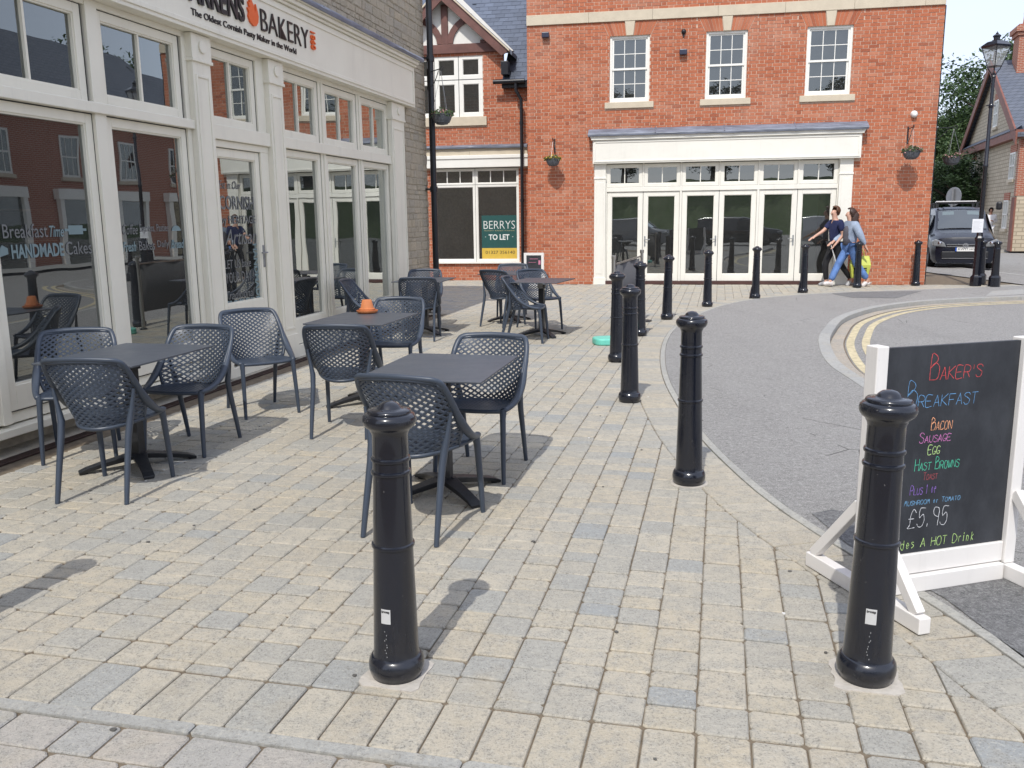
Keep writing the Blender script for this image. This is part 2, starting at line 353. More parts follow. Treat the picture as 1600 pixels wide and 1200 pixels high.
def m_frost():
    m = bpy.data.materials.new('dusty_lantern_glass'); m.use_nodes = True; t = m.node_tree; t.nodes.clear()
    o = _n(t, 'ShaderNodeOutputMaterial'); tr = _n(t, 'ShaderNodeBsdfTransparent'); df = _n(t, 'ShaderNodeBsdfTranslucent'); d2 = _n(t, 'ShaderNodeBsdfDiffuse'); m1 = _n(t, 'ShaderNodeMixShader'); m2 = _n(t, 'ShaderNodeMixShader')
    df.inputs[0].default_value = d2.inputs[0].default_value = (.7, .71, .70, 1); tr.inputs[0].default_value = (.92, .93, .92, 1); m1.inputs[0].default_value = .5; m2.inputs[0].default_value = .38
    t.links.new(df.outputs[0], m1.inputs[1]); t.links.new(d2.outputs[0], m1.inputs[2]); t.links.new(tr.outputs[0], m2.inputs[1]); t.links.new(m1.outputs[0], m2.inputs[2]); t.links.new(m2.outputs[0], o.inputs[0]); return m
M['lamp_glass'] = m_frost()
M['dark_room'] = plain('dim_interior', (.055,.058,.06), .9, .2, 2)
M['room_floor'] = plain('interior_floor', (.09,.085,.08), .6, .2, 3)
M['mint'] = plain('mint_interior_wall', (.33,.44,.38), .8, .05, 2)
M['etch'] = plain('pale_window_vinyl', (.19,.26,.27), .6, .05, 5)
M['etch_dim'] = plain('grey_window_vinyl', (.175,.18,.178), .6, .05, 5)
def m_leaf(name, a, b_, c_):
    m, t, b = newmat(name); tn = tone(t)
    n = tex(t, .6, 3, .6, 'World'); c = ramp(t, tn, [(0, a), (.55, b_), (1, c_)])
    c = mix(t, mth(t, 'MULTIPLY', n.outputs[0], .5), c, a)
    t.links.new(c, b.inputs['Base Color']); b.inputs['Roughness'].default_value = .55
    b.inputs['Transmission Weight'].default_value = 0
    tl = _n(t, 'ShaderNodeBsdfTranslucent'); t.links.new(c, tl.inputs[0]); mx = _n(t, 'ShaderNodeMixShader'); mx.inputs[0].default_value = .25
    out = [x for x in t.nodes if x.type == 'OUTPUT_MATERIAL'][0]
    t.links.new(b.outputs[0], mx.inputs[1]); t.links.new(tl.outputs[0], mx.inputs[2]); t.links.new(mx.outputs[0], out.inputs[0]); return m
M['leaf'] = m_leaf('tree_leaves', (.042,.078,.028), (.08,.135,.048), (.135,.19,.07))
M['leaf_dark'] = m_leaf('dark_leaves', (.018,.038,.016), (.034,.066,.024), (.058,.10,.036))
M['bark'] = plain('bark', (.085,.066,.05), .9, .3, 8, bmp=.8, bscale=20)
M['grass'] = plain('grass', (.06,.10,.025), .95, .35, 3, bmp=.8, bscale=30, coord='World')
def flat(name, col, rough=.6): return plain(name, col, rough, .05, 8)

# ---------------------------------------------------------------- lettering
_fontcache = {}
def text(body, mat, parent, x0, x1, z0, z1, y, extrude=.002, name='lettering', bold=0, shear=0):
    """flat or raised print standing in the xz plane of its parent, facing -y, fitted into the box"""
    cu = bpy.data.curves.new('t', 'FONT'); cu.body = body; cu.size = 1; cu.extrude = 0.5; cu.resolution_u = 3; cu.offset = bold; cu.shear = shear
    o = bpy.data.objects.new('t', cu); COL.objects.link(o)
    me = bpy.data.meshes.new_from_object(o.evaluated_get(bpy.context.evaluated_depsgraph_get()))
    bpy.data.objects.remove(o); bpy.data.curves.remove(cu)
    n = len(me.vertices); co = [0.0]*(3*n); me.vertices.foreach_get('co', co)
    xs, ys = co[0::3], co[1::3]; ax, bx, ay, by = min(xs), max(xs), min(ys), max(ys)
    out = []
    for i in range(n):
        out += [x0 + (co[3*i]-ax)/(bx-ax)*(x1-x0), y + (-co[3*i+2]-.5)*extrude, z0 + (co[3*i+1]-ay)/(by-ay)*(z1-z0)]
    me.vertices.foreach_set('co', out); me.materials.clear(); me.materials.append(mat); me.update(); me.name = name
    return obj(name, me, parent, kind='stuff')
# ================================================================ GROUND
AZB = rad(13.382); DV = Vector((math.sin(AZB), math.cos(AZB), 0)); NV = Vector((math.cos(AZB), -math.sin(AZB), 0))
def nd(n, d, z=0): return NV*n + DV*d + Vector((0, 0, z))
def to_nd(p): return (p[0]*NV.x + p[1]*NV.y, p[0]*DV.x + p[1]*DV.y)
def cat(pts, k=6):
    """smooth curve through 2D points"""
    P = [Vector((p[0], p[1])) for p in pts]; out = []
    for i in range(len(P)-1):
        a, b, c, d = P[max(i-1,0)], P[i], P[i+1], P[min(i+2, len(P)-1)]
        for j in range(k):
            t = j/k; out.append(.5*((2*b) + (c-a)*t + (2*a-5*b+4*c-d)*t*t + (3*b-a-3*c+d)*t**3))
    out.append(P[-1]); return out
def offset(pts, w):
    out = []
    for i, p in enumerate(pts):
        d = (pts[min(i+1, len(pts)-1)] - pts[max(i-1, 0)]).normalized(); out.append(p + Vector((d.y, -d.x))*w)   # to the right of travel
    return out
def strip(mb, a, b, z, mi=0):
    for i in range(len(a)-1):
        mb.add([(a[i].x,a[i].y,z),(b[i].x,b[i].y,z),(b[i+1].x,b[i+1].y,z),(a[i+1].x,a[i+1].y,z)], [(0,1,2,3)], mi)
ROADZ = -.075
MB().add([(-400,-300,ROADZ-.02),(400,-300,ROADZ-.02),(400,700,ROADZ-.02),(-400,700,ROADZ-.02)], [(0,1,2,3)]).build('ground', M['grass'], kind='structure')
MB().add([(-9,-60,ROADZ),(60,-60,ROADZ),(60,90,ROADZ),(-9,90,ROADZ)], [(0,1,2,3)]).build('road', M['road'], kind='structure')

# edge between the block paving and the tarmac footway (travels away from the camera)
EDGE = cat([(2.9,-1.2),(2.35,1.2),(1.95,2.5),(1.83,3.2),(1.69,3.85),(1.55,4.49),(1.47,5.21),(1.44,6.37),(1.54,8.2),(1.76,9.84),(2.08,11.42),(2.47,12.77),(3.10,14.30),(4.02,15.99),(5.15,17.2),(6.63,18.0),(7.81,18.32),(8.9,18.6),(11.5,19.3)], 8)
# back of the kerb along the carriageway
KERB = cat([(4.2,-3.0),(3.6,2.0),(3.2,5.6),(3.22,7.2),(3.32,8.3),(3.48,9.5),(3.95,11.1),(4.47,12.35),(5.14,13.7),(6.05,14.95),(6.85,15.7),(7.7,16.25),(8.7,16.62),(10.2,17.05),(12.0,18.2),(12.9,20.2),(13.1,23.0),(13.2,27.0),(13.5,40.0)], 8)
# tarmac footway sheet between them
foot = [Vector((p.x, p.y)) for p in KERB]
poly = [(p.x, p.y) for p in EDGE] + [(11.5, 40)] + [(p.x, p.y) for p in reversed(KERB)]
def sheet(name, poly, z, mat, kind='structure', parent=None):
    bm = bmesh.new(); vs = [bm.verts.new((p[0], p[1], z)) for p in poly]; f = bm.faces.new(vs)
    bmesh.ops.triangulate(bm, faces=[f]); bmesh.ops.recalc_face_normals(bm, faces=bm.faces)
    for f in bm.faces:
        if f.normal.z < 0: f.normal_flip()
    me = bpy.data.meshes.new(name); bm.to_mesh(me); bm.free(); me.materials.append(mat); return obj(name, me, parent, kind=kind)
sheet('footway', poly, 0.0, M['tarmac'])
# darker patches of newer tarmac
sheet('tarmac_patch', [tuple(ground(*q)[:2]) for q in ((1268,803),(1300,797),(1400,812),(1600,905),(1600,1030),(1475,935),(1335,860))], .004, M['tarmac_dark'])
sheet('tarmac_patch', [tuple(ground(*q)[:2]) for q in ((1300,459),(1345,456),(1440,455),(1400,466),(1330,465))], .004, M['tarmac_dark'])
sheet('tarmac_patch', [tuple(ground(*q)[:2]) for q in ((1540,463),(1550,455),(1600,452),(1600,460))], .004, M['kerb'])

def pieces_along(curve, w, length, jit, z0, z1, mat, parent, name, gap=.008, tone_r=None, limit=300):
    """cut a band of width w (to the right of travel) into single blocks"""
    inner = offset(curve, w); acc = 0; start = 0; cuts = [0]; L = length*(1+R.uniform(-jit, jit))
    for i in range(1, len(curve)):
        seg = (curve[i]-curve[i-1]).length; n = 0
        acc += seg
        if acc >= L: cuts.append(i); acc = 0; L = length*(1+R.uniform(-jit, jit))
    if cuts[-1] != len(curve)-1: cuts.append(len(curve)-1)
    n = 0; stuff = MB()
    for a, b in zip(cuts, cuts[1:]):
        A = curve[a:b+1]; B = inner[a:b+1]
        P = [(p.x, p.y) for p in A] + [(p.x, p.y) for p in reversed(B)]
        c = Vector((sum(p[0] for p in P)/len(P), sum(p[1] for p in P)/len(P)))
        P = [(p[0]+(c.x-p[0])/max((Vector(p)-c).length,.01)*gap, p[1]+(c.y-p[1])/max((Vector(p)-c).length,.01)*gap) for p in P]
        mb = MB(); P = P[::-1]
        if sum(P[i][0]*P[(i+1)%len(P)][1]-P[(i+1)%len(P)][0]*P[i][1] for i in range(len(P))) < 0: P = P[::-1]
        n += 1
        if n <= limit: MB().slab(P, z0, z1).build(name, mat, parent, bevel=.004)
        else: stuff.slab(P, z0, z1, 0, R.random())
    if stuff.v: stuff.build(name, mat, parent, kind='stuff')
def resample(curve, step):
    out = [curve[0]]; acc = 0
    for a, b in zip(curve, curve[1:]):
        L = (b-a).length; t = step - acc
        while t <= L: out.append(a + (b-a)*(t/L)); t += step
        acc = (acc + L) % step if step else 0
        acc = L - (t - step)
    return out
kerb_o = MB(); strip(kerb_o, offset(KERB,.0), offset(KERB,.02), .001); kerb_bed = kerb_o.build('kerb', M['kerb'], kind='structure')
KR = resample(KERB, .15)
pieces_along(KR, .145, .9, .02, ROADZ-.02, .006, M['kerb'], kerb_bed, 'kerb_stone', gap=.003)
# setts of the gutter between kerb and yellow lines
gut = MB(); strip(gut, offset(KERB,.146), offset(KERB,.33), ROADZ+.002); gut = gut.build('gutter', M['bed'], kind='structure')
KG = [p for p in resample(offset(KERB,.150), .1) if 1.0 < p.y < 17.6 and p.x < 12]
pieces_along(KG, .165, .2, .1, ROADZ-.02, ROADZ+.012, M['sett'], gut, 'sett', gap=.006)
for o0, o1 in ((.345,.445), (.535,.635)):
    c = [p for p in resample(KERB, .15) if p.y > -2.5 and p.x < 12]
    a, b = offset(c, o0), offset(c, o1); y = MB()
    for i in range(len(a)-1): y.add([(a[i].x,a[i].y,ROADZ+.004),(b[i].x,b[i].y,ROADZ+.004),(b[i+1].x,b[i+1].y,ROADZ+.004),(a[i+1].x,a[i+1].y,ROADZ+.004)], [(0,1,2,3)])
    y.build('yellow_line', M['yellow'], kind='structure')
# far side of the junction: kerb and footpath in front of the stone house
farp = sheet('far_footpath', [(13.6,41),(17.3,41),(20.0,38.3),(24,36.5),(40,30),(60,60),(30,70),(14,60)], .03, M['tarmac'])
fk = resample(cat([(13.6,41),(17.3,40.6),(20.0,38.0),(24,36.2),(40,29.7)], 6), .3)
fko = MB(); strip(fko, fk, offset(fk, .01), .031); fko = fko.build('far_kerb', M['kerb'], kind='structure')
pieces_along(fk, .14, .9, .02, ROADZ-.02, .04, M['kerb'], fko, 'kerb_stone', gap=.006)
fy = MB(); strip(fy, offset(fk,.45), offset(fk,.53), ROADZ+.004); strip(fy, offset(fk,.68), offset(fk,.76), ROADZ+.004); fy.build('yellow_line', M['yellow'], kind='structure')
# kerb line of the van's road
vk = MB(); vkc = [Vector((p.x,p.y)) for p in KERB if p.y > 18]

# ---------------------------------------------------------------- block paving
pav = sheet('pavement', [tuple(nd(-5.2,-2.5)[:2])] + [(p.x+.02,p.y) for p in EDGE if p.y > -1.3 and p.x < 9] + [(11.4,19.3),(11.4,40.0),(-14,40),tuple(nd(-16,16)[:2])] , -.009, M['bed'])
def clip(poly, p0, nrm):
    """keep the side where (x-p0).nrm <= 0"""
    out = []; n = len(poly)
    for i in range(n):
        a, b = poly[i], poly[(i+1)%n]; da = (a-p0).dot(nrm); db = (b-p0).dot(nrm)
        if da <= 0: out.append(a)
        if (da < 0 < db) or (db < 0 < da): out.append(a + (b-a)*(da/(da-db)))
    return out
def area(p): return .5*sum(p[i].x*p[(i+1)%len(p)].y - p[(i+1)%len(p)].x*p[i].y for i in range(len(p)))
def paver_mesh(mb, poly, z, tn, round_=.0085, org=(0,0)):
    if area(poly) < 0: poly = poly[::-1]
    q = []
    n = len(poly)
    for i in range(n):                         # tumbled corners
        p, a, b = poly[i], poly[i-1], poly[(i+1)%n]
        la, lb = (a-p).length, (b-p).length
        r = min(round_*R.uniform(.5,1.5), la*.3, lb*.3)
        q += [p+(a-p)*(r/max(la,1e-6)), p+(b-p)*(r/max(lb,1e-6))]
    c = sum(q, Vector((0,0)))/len(q); m = len(q)
    def inset(k): return [p + (c-p).normalized()*k for p in q]
    e = .006; tilt = Vector((R.uniform(-.006,.006), R.uniform(-.006,.006)))
    r0 = [(p.x-org[0], p.y-org[1], -.02) for p in q]; r1 = [(p.x-org[0], p.y-org[1], z-.005+tilt.dot(p-c)) for p in q]
    r2 = [(p.x-org[0], p.y-org[1], z+tilt.dot(p-c)) for p in inset(e)]
    fs = [tuple(range(2*m, 3*m))]
    for i in range(m):
        j = (i+1) % m; fs += [(i, j, m+j, m+i), (m+i, m+j, 2*m+j, 2*m+i)]
    mb.add(r0+r1+r2, fs, 0, tn)
INNER = offset(EDGE, -.36)                       # left of travel: inner line of the border course
def near_edge(p, curve):
    best = None
    for i in range(0, len(curve)-1):
        a, b = curve[i], curve[i+1]; t = max(0, min(1, (p-a).dot(b-a)/max((b-a).length_squared,1e-9))); q = a+(b-a)*t; d = (p-q).length_squared
        if best is None or d < best[0]: best = (d, q, (b-a).normalized())
    return best
WALLB = Vector((2.0188, 21.2023)); BAZ = rad(100.4); BX = Vector((math.sin(BAZ), math.cos(BAZ))); BY = Vector((-BX.y, BX.x))
allp = []        # (distance, polygon, z, material, tone)
W = .1655; n0 = -.0265
def put(P, z, mat, tn=None):
    c = sum(P, Vector((0,0)))/len(P)
    if c.y < .2 or abs(c.x) > .72*c.y + 3.2: return                    # far outside every likely view
    allp.append((c.length, P, z, mat, R.random() if tn is None else tn))
COLS = list(range(-30, 9))
COLS = list(range(-64, 74))
for k in COLS:
    na, nb = n0 + W*(k-1), n0 + W*k
    d = 2.548 + R.uniform(0, .006)
    first = True
    while d < 27.5:
        L = R.choice((.105,.112,.15,.166,.166,.20,.235)) * R.uniform(.94, 1.06)
        if first and R.random() < .3: L = .06
        first = False
        if d > 12: L *= 1.0
        g = R.uniform(.0013,.0026); g2 = R.uniform(.0036,.0066)*(1+max(0,d-5)*.06)
        jn = lambda: R.uniform(-.0022,.0022)
        P = [Vector(nd(a+jn(), b+jn())[:2]) for a, b in ((na+g, d+g2), (nb-g, d+g2), (nb-g, d+L-g2), (na+g, d+L-g2))]
        d += L
        c = (P[0]+P[2])/2
        if na > -4.70+.0 or d > 14.1:
            pass
        else: continue
        if na < -4.62 and d < 14.2: continue                            # drain and bakery wall
        if (c-WALLB).dot(BY) > (-.06 if c.x > .42 else 1.30): continue   # brick buildings
        if c.y < 21.5 or True:
            dd, q, t = near_edge(c, INNER) if (c.x > -.6 or c.y > 14) else (9, None, None)
            if dd < .25*.25 or (q is not None and (c-q).dot(Vector((t.y, -t.x))) > 0):
                if c.y > 2.4:
                    P = clip(P, q, Vector((t.y, -t.x)))
                    if len(P) < 3 or abs(area(P)) < .002: continue
        put(P, R.uniform(-.0015, .002), 'paver')
# border course following the edge
arc = resample(INNER, .021); pos = 0
arcE = [near_edge(p, EDGE) for p in arc]
i = 0
while i < len(arc)-12:
    k = int(R.uniform(7.2, 9.2)); a, b = arc[i], arc[i+k] if i+k < len(arc) else arc[-1]
    t = (b-a).normalized(); nn = Vector((t.y, -t.x)); g = t*.004
    A, B = a + nn*.355, b + nn*.355
    ea, eb = near_edge(A, EDGE), near_edge(B, EDGE)
    put([a+g+nn*.004, ea[1]-nn*.062+g, eb[1]-nn*.062-g, b-g+nn*.004], R.uniform(-.001, .002), 'paver'); i += k
# soldier course, concrete channel, and the pinkish slabs in front of it
for k in range(-32, 9):
    na, nb = n0 + .004 + W*(k-1), n0 + .004 + W*k; g = .003; da, db = 2.262, 2.545 + R.uniform(-.004,.004)
    put([Vector(nd(a, b)[:2]) for a, b in ((na+g,da),(nb-g,da),(nb-g,db),(na+g,db))], R.uniform(-.001,.002), 'paver', R.choice((.02,.1,.5,.58,.62,.7,.8,.3)))
x = -5.2
while x < 1.6:
    L = .9; put([Vector(nd(a, b)[:2]) for a, b in ((x+.002,2.203),(x+L-.002,2.203),(x+L-.002,2.256),(x+.002,2.256))], .003, 'edging'); x += L
d = 2.198
for row in range(7):
    h = .166; x = -5.2 + R.uniform(0,.2)
    while x < 1.9:
        L = R.choice((.166,.225,.25)); put([Vector(nd(a, b)[:2]) for a, b in ((x+.004,d-h+.004),(x+L-.004,d-h+.004),(x+L-.004,d-.004),(x+.004,d-.004))], R.uniform(-.001,.001), 'paver_pink'); x += L
    d -= h
allp.sort(key=lambda a: a[0])
stuffs = {}
cnt = 0
for dist, P, z, mat, tn in allp:
    c = sum(P, Vector((0,0)))/len(P)
    pr = (c.x*_r.x + c.y*_r.y - CAM_H*_r.z) / (c.x*_f.x + c.y*_f.y - CAM_H*_f.z)
    vv = (c.x*_up.x + c.y*_up.y - CAM_H*_up.z) / (c.x*_f.x + c.y*_f.y - CAM_H*_f.z)
    seen = abs(pr)*FPX < 800 and vv*FPX > -602
    if cnt < 300 and seen and mat != 'edging':
        cnt += 1; mb = MB(); paver_mesh(mb, P, z, 0, org=c)
        mb.build('paver', M[mat], pav, loc=(c.x, c.y, 0))
    else:
        mb = stuffs.setdefault(mat, MB()); paver_mesh(mb, P, z, tn, round_=.011 if dist < 9 else .006)
for mat, mb in stuffs.items():
    mb.build('edging_strip' if mat == 'edging' else 'pavers', M[mat], pav, kind='stuff')
# thin concrete edging against the tarmac
pieces_along(resample([p for p in offset(EDGE, -.058)], .1), .055, .9, .03, -.03, .004, M['edging'], pav, 'edging', gap=.002)
# linear drain along the bakery front
dr = MB(); dr.add([nd(-4.765,-2,-.006),nd(-4.675,-2,-.006),nd(-4.675,14.0,-.006),nd(-4.765,14.0,-.006)], [(0,1,2,3)]); 
dr = dr.build('drain_channel', M['drain'], kind='structure')
gr = MB(); d = 1.0
while d < 14.0:
    a = nd(-4.765, d, .001); b = nd(-4.675, d, .001); gr.beam(a, b, .008, .008); d += .022
gr.beam(nd(-4.765,1,.001), nd(-4.765,14,.001), .01, .01); gr.beam(nd(-4.675,1,.001), nd(-4.675,14,.001), .01, .01)
gr.build('drain_grate', M['drain'], dr, kind='stuff')
# strip of slabs between drain and wall
wl = MB(); d = 0
while d < 14:
    P = [Vector(nd(a, b)[:2]) for a, b in ((-5.02,d+.004),(-4.772,d+.004),(-4.772,d+.3),(-5.02,d+.3))]; paver_mesh(wl, P, 0, R.random()); d += .304
wl.build('wall_edge_pavers', M['paver'], pav, kind='stuff')
# two lids let into the paving
for (px, py, r, nm) in ((824,453,.3,'drain_cover'),):
    c = ground(px, py); MB().slab([(c.x-.3,c.y-.22),(c.x+.3,c.y-.28),(c.x+.34,c.y+.2),(c.x-.26,c.y+.26)], -.02, .006).build(nm, M['galv'], pav)

# small marks of use: dark gum spots and pale chips pressed on the paving
gm = MB(); gp = MB()
for k in range(90):
    x, y = R.uniform(-4, 1.6), R.uniform(2.3, 12)
    if to_nd((x, y))[0] < -4.5: continue
    r_ = R.uniform(.004, .011); P = [(x+r_*R.uniform(.7,1.2)*math.cos(q*.785), y+r_*R.uniform(.7,1.2)*math.sin(q*.785)) for q in range(8)]
    (gm if k % 4 else gp).slab(P, -.002, .0042)
gm.build('gum_spots', plain('dark_gum', (.10,.095,.085), .8, .2, 9), pav, kind='stuff'); gp.build('paper_scraps', plain('paper_scrap', (.62,.61,.58), .8, .1, 9), pav, kind='stuff')
# ================================================================ BUILDINGS
def m_courses(name, c1, c2, mort, bw, bh, ms=.012, axis='XZ', sq=.5):
    """coursed masonry too far away to tell its pieces apart"""
    m, t, b = newmat(name); c = _n(t, 'ShaderNodeTexCoord'); sp = _n(t, 'ShaderNodeSeparateXYZ'); cb = _n(t, 'ShaderNodeCombineXYZ')
    t.links.new(c.outputs['Object'], sp.inputs[0]); t.links.new(mth(t, 'ADD', sp.outputs['X'], sp.outputs['Y']), cb.inputs[0]); t.links.new(sp.outputs['Z'], cb.inputs[1])
    br = _n(t, 'ShaderNodeTexBrick'); br.inputs['Scale'].default_value = 1; br.inputs['Brick Width'].default_value = bw; br.inputs['Row Height'].default_value = bh
    br.inputs['Mortar Size'].default_value = ms; br.inputs['Bias'].default_value = 0; br.offset = sq
    br.inputs['Color1'].default_value = (*c1, 1); br.inputs['Color2'].default_value = (*c2, 1); br.inputs['Mortar'].default_value = (*mort, 1)
    t.links.new(cb.outputs[0], br.inputs['Vector']); n = tex(t, 4, 6, .7)
    t.links.new(mix(t, mth(t, 'MULTIPLY', n.outputs[0], .3), br.outputs[0], tuple(x*.6 for x in c1)), b.inputs['Base Color']); b.inputs['Roughness'].default_value = .9
    bump(t, b, br.outputs['Fac'], -.4, .01); return m
M['brick_tex'] = m_courses('distant_brickwork', (.34,.095,.052), (.39,.12,.07), (.46,.34,.26), .225, .075)
M['stone_tex'] = m_courses('distant_stonework', (.56,.48,.36), (.45,.385,.285), (.30,.25,.185), .42, .16, .02)
M['slate_tex'] = m_courses('distant_slating', (.13,.145,.18), (.105,.12,.155), (.045,.05,.06), .3, .16, .012)

def subtract(z0, z1, cuts):
    out = [(z0, z1)]
    for a, b in cuts:
        nx = []
        for p, q in out:
            if b <= p or a >= q: nx.append((p, q)); continue
            if a > p: nx.append((p, a))
            if b < q: nx.append((b, q))
        out = nx
    return out
def brick_wall(parent, x0, x1, z0, z1, holes, bare, mat, focus, n_single=300, thick=.16, zlim=None):
    """mortar slab with real openings and single bricks in Flemish bond; bare = areas without bricks"""
    mb = MB(); xs = sorted({x0, x1, *[min(max(h[i], x0), x1) for h in holes for i in (0, 1)]})
    for a, b in zip(xs, xs[1:]):
        if b-a < 1e-6: continue
        for p, q in subtract(z0, z1, [(h[2], h[3]) for h in holes if h[0] < (a+b)/2 < h[1]]): mb.box(a, b, 0, thick, p, q)
    wall = mb.build('wall', M['mortar'], parent)
    H, ST, HD, J = .075, .213, .1005, .012
    pieces = []
    row = 0; z = z0
    while z < z1 - .02:
        zt = min(z + H - J, z1); x = x0 - (0 if row % 2 == 0 else (ST+J - (HD+J))/2 + HD/2 + .0); k = row % 2
        x = x0 - (.0 if row % 2 == 0 else .163)
        i = 0
        while x < x1:
            L = ST if i % 2 == 0 else HD
            a, b = max(x, x0), min(x+L, x1); x += L + J; i += 1
            if b - a < .02: continue
            lim = zlim((a+b)/2) if zlim else 99
            if z > lim: continue
            for p, q in subtract(a, b, [(h[0], h[1]) for h in holes+bare if h[2] < (z+zt)/2 < h[3]]):
                if q-p > .02: pieces.append((p, q, z, zt))
        z += H; row += 1
    pieces.sort(key=lambda p: ((p[0]+p[1])/2-focus[0])**2 + ((p[2]+p[3])/2-focus[1])**2*1.0)
    shared = {}; st = MB(); n = 0
    for p, q, a, b in pieces:
        y = -.0065 + R.uniform(-.0025, .0025)
        if n < n_single:
            key = (round(q-p, 3), round(b-a, 3))
            if key not in shared:
                m = MB(); m.box(-(q-p)/2, (q-p)/2, 0, .03, 0, b-a); shared[key] = m.mesh('brick', mat)
            o = obj('brick', shared[key], wall, loc=((p+q)/2, y, a)); n += 1
        else:
            st.box(p, q, y, y+.03, a, b, 0, R.random())
    if st.v: st.build('brickwork', mat, wall, kind='stuff')
    return wall

def sash_window(parent, x0, x1, z0, z1, y, mat, single_panes=True):
    """white box sash, six panes over six"""
    f = MB(); f.frame(x0, x1, z0, z1, .055, y, y+.10, wt=.05, wb=.06); o = f.build('window', mat, parent, bevel=.004)
    zm = (z0+z1)/2; a0, a1 = x0+.055, x1-.055
    for (b0, b1, yy, nm) in ((zm-.012, z1-.05, y+.03, 'upper_sash'), (z0+.06, zm+.025, y+.055, 'lower_sash')):
        s = MB(); s.frame(a0, a1, b0, b1, .04, yy, yy+.035, wt=.035, wb=.045)
        g0, g1, h0, h1 = a0+.04, a1-.04, b0+.045, b1-.035
        for i in (1, 2): xx = g0+(g1-g0)*i/3; s.box(xx-.008, xx+.008, yy+.004, yy+.03, h0, h1)
        for i in range(3):
            xa = g0+(g1-g0)*i/3 + (.008 if i else 0); xb = g0+(g1-g0)*(i+1)/3 - (.008 if i < 2 else 0); s.box(xa, xb, yy+.004, yy+.03, (h0+h1)/2-.008, (h0+h1)/2+.008)
        s.build(nm, mat, o)
        for i in range(3):
            for j in range(2):
                xa = g0+(g1-g0)*i/3; xb = g0+(g1-g0)*(i+1)/3; za = h0+(h1-h0)*j/2; zb = h0+(h1-h0)*(j+1)/2; t = R.uniform(-.0012,.0012)
                MB().add([(xa,yy+.018+t,za),(xb,yy+.018-t,za),(xb,yy+.018-t,zb),(xa,yy+.018+t,zb)], [(0,1,2,3)]).build('pane', M['glass_sash'], o)
    return o
def light(parent, name, x0, x1, z0, z1, w, y, mat, bars=1, wb=None, handle=None, gy=.035, glass='glass', d=.06, wt=None):
    """glazed frame: frame mesh with panes, glazing bars and handle as sub-parts"""
    wb = w if wb is None else wb; wt = w if wt is None else wt
    f = MB(); f.frame(x0, x1, z0, z1, w, y, y+d, wb=wb, wt=wt); o = f.build(name, mat, parent, bevel=.004)
    a, b, c, e = x0+w, x1-w, z0+wb, z1-wt
    gk = MB(); gk.frame(x0-.006, x1+.006, z0-.006, z1+.006, .0062, y-.002, y+.02); gk.build('shadow_gap', M['car_black'], o)  # dark strips standing in for the shadow gap round the frame
    bd = MB(); bd.frame(a, b, c, e, .012, y+.012, y+gy)
    bd.build('glazing_bead', mat, o)
    n = bars + 1
    for i in range(n):
        xa, xb = a+(b-a)*i/n, a+(b-a)*(i+1)/n; t = R.uniform(-.0015,.0015)
        MB().add([(xa,y+gy+t,c),(xb,y+gy-t,c),(xb,y+gy-t,e),(xa,y+gy+t,e)], [(0,1,2,3)]).build('pane', M[glass], o)
        if i: MB().box(xa-.011, xa+.011, y+.014, y+gy+.012, c+.012, e-.012).build('glazing_bar', mat, o)
    if handle:
        h = MB(); hx, hz, sgn = handle
        h.box(hx-.016, hx+.016, y-.008, y+.0, hz-.12, hz+.12); h.tube([(hx,y-.006,hz+.04),(hx,y-.05,hz+.04)], .009, 8); h.tube([(hx,y-.05,hz+.04),(hx+sgn*.12,y-.052,hz+.04)], .0095, 8)
        h.build('handle', M['galv'], o)
    return o
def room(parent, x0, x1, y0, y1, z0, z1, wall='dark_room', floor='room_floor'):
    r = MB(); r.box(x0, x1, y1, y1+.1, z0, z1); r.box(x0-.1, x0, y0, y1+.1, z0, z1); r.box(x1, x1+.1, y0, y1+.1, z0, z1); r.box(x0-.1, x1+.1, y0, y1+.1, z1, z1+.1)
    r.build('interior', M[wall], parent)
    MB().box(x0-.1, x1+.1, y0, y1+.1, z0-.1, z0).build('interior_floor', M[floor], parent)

# ---------------------------------------------------------------- the red brick building that closes the square
BRX = rad(-10.4)
bk = thing('brick_building', 'large red brick building with white shopfront and three sash windows', 'building', (WALLB.x, WALLB.y, 0), BRX)
WINS = [(.335,1.248), (2.506,3.415), (4.69,5.66)]
WZ0, WZ1 = 4.215, 5.675
holes = [(a, b, WZ0, WZ1) for a, b in WINS] + [(.0, 5.82, .0, 3.45)]
bare = [(a-.20, b+.20, WZ1, 5.99) for a, b in WINS] + [(a-.11, b+.11, 4.075, 4.216) for a, b in WINS] + [(-.05,5.96,2.8,3.63)]
bw = brick_wall(bk, -1.60, 7.51, 0, 5.99, holes, bare, M['brick'], (6.6, 1.7))
b2 = brick_wall(bk, -1.60, 7.51, 6.215, 8.0, [], [], M['brick'], (3, 6.2), n_single=0)
bnd = MB(); x = -1.603
while x < 7.51:
    L = min(1.45, 7.513-x); bnd.box(x+.0015, x+L-.0015, -.045, .16, 5.99, 6.215); x += L
bnd.build('stone_band', M['cast_stone'], bk, bevel=.006)
sh = MB(); sh.box(-1.6, 7.51, .17, 8.0, 3.46, 8.0); sh.box(-1.6,-1.42,.17,8,0,3.45); sh.box(7.35,7.51,.17,8,0,3.45); sh.box(-1.42,7.35,7.8,8,0,3.45); sh.build('side_walls', M['brick_tex'], bk)
rf = MB(); rf.prism([(-1.9,8.0),(7.8,8.0),(7.0,8.12),(-1.1,8.12)], -.3, 8.3); rf.build('roof', M['slate_tex'], bk)
MB().box(7.512, 7.53, -.012, .17, 0, 5.98).build('corner_flashing', M['black_pipe'], bk)
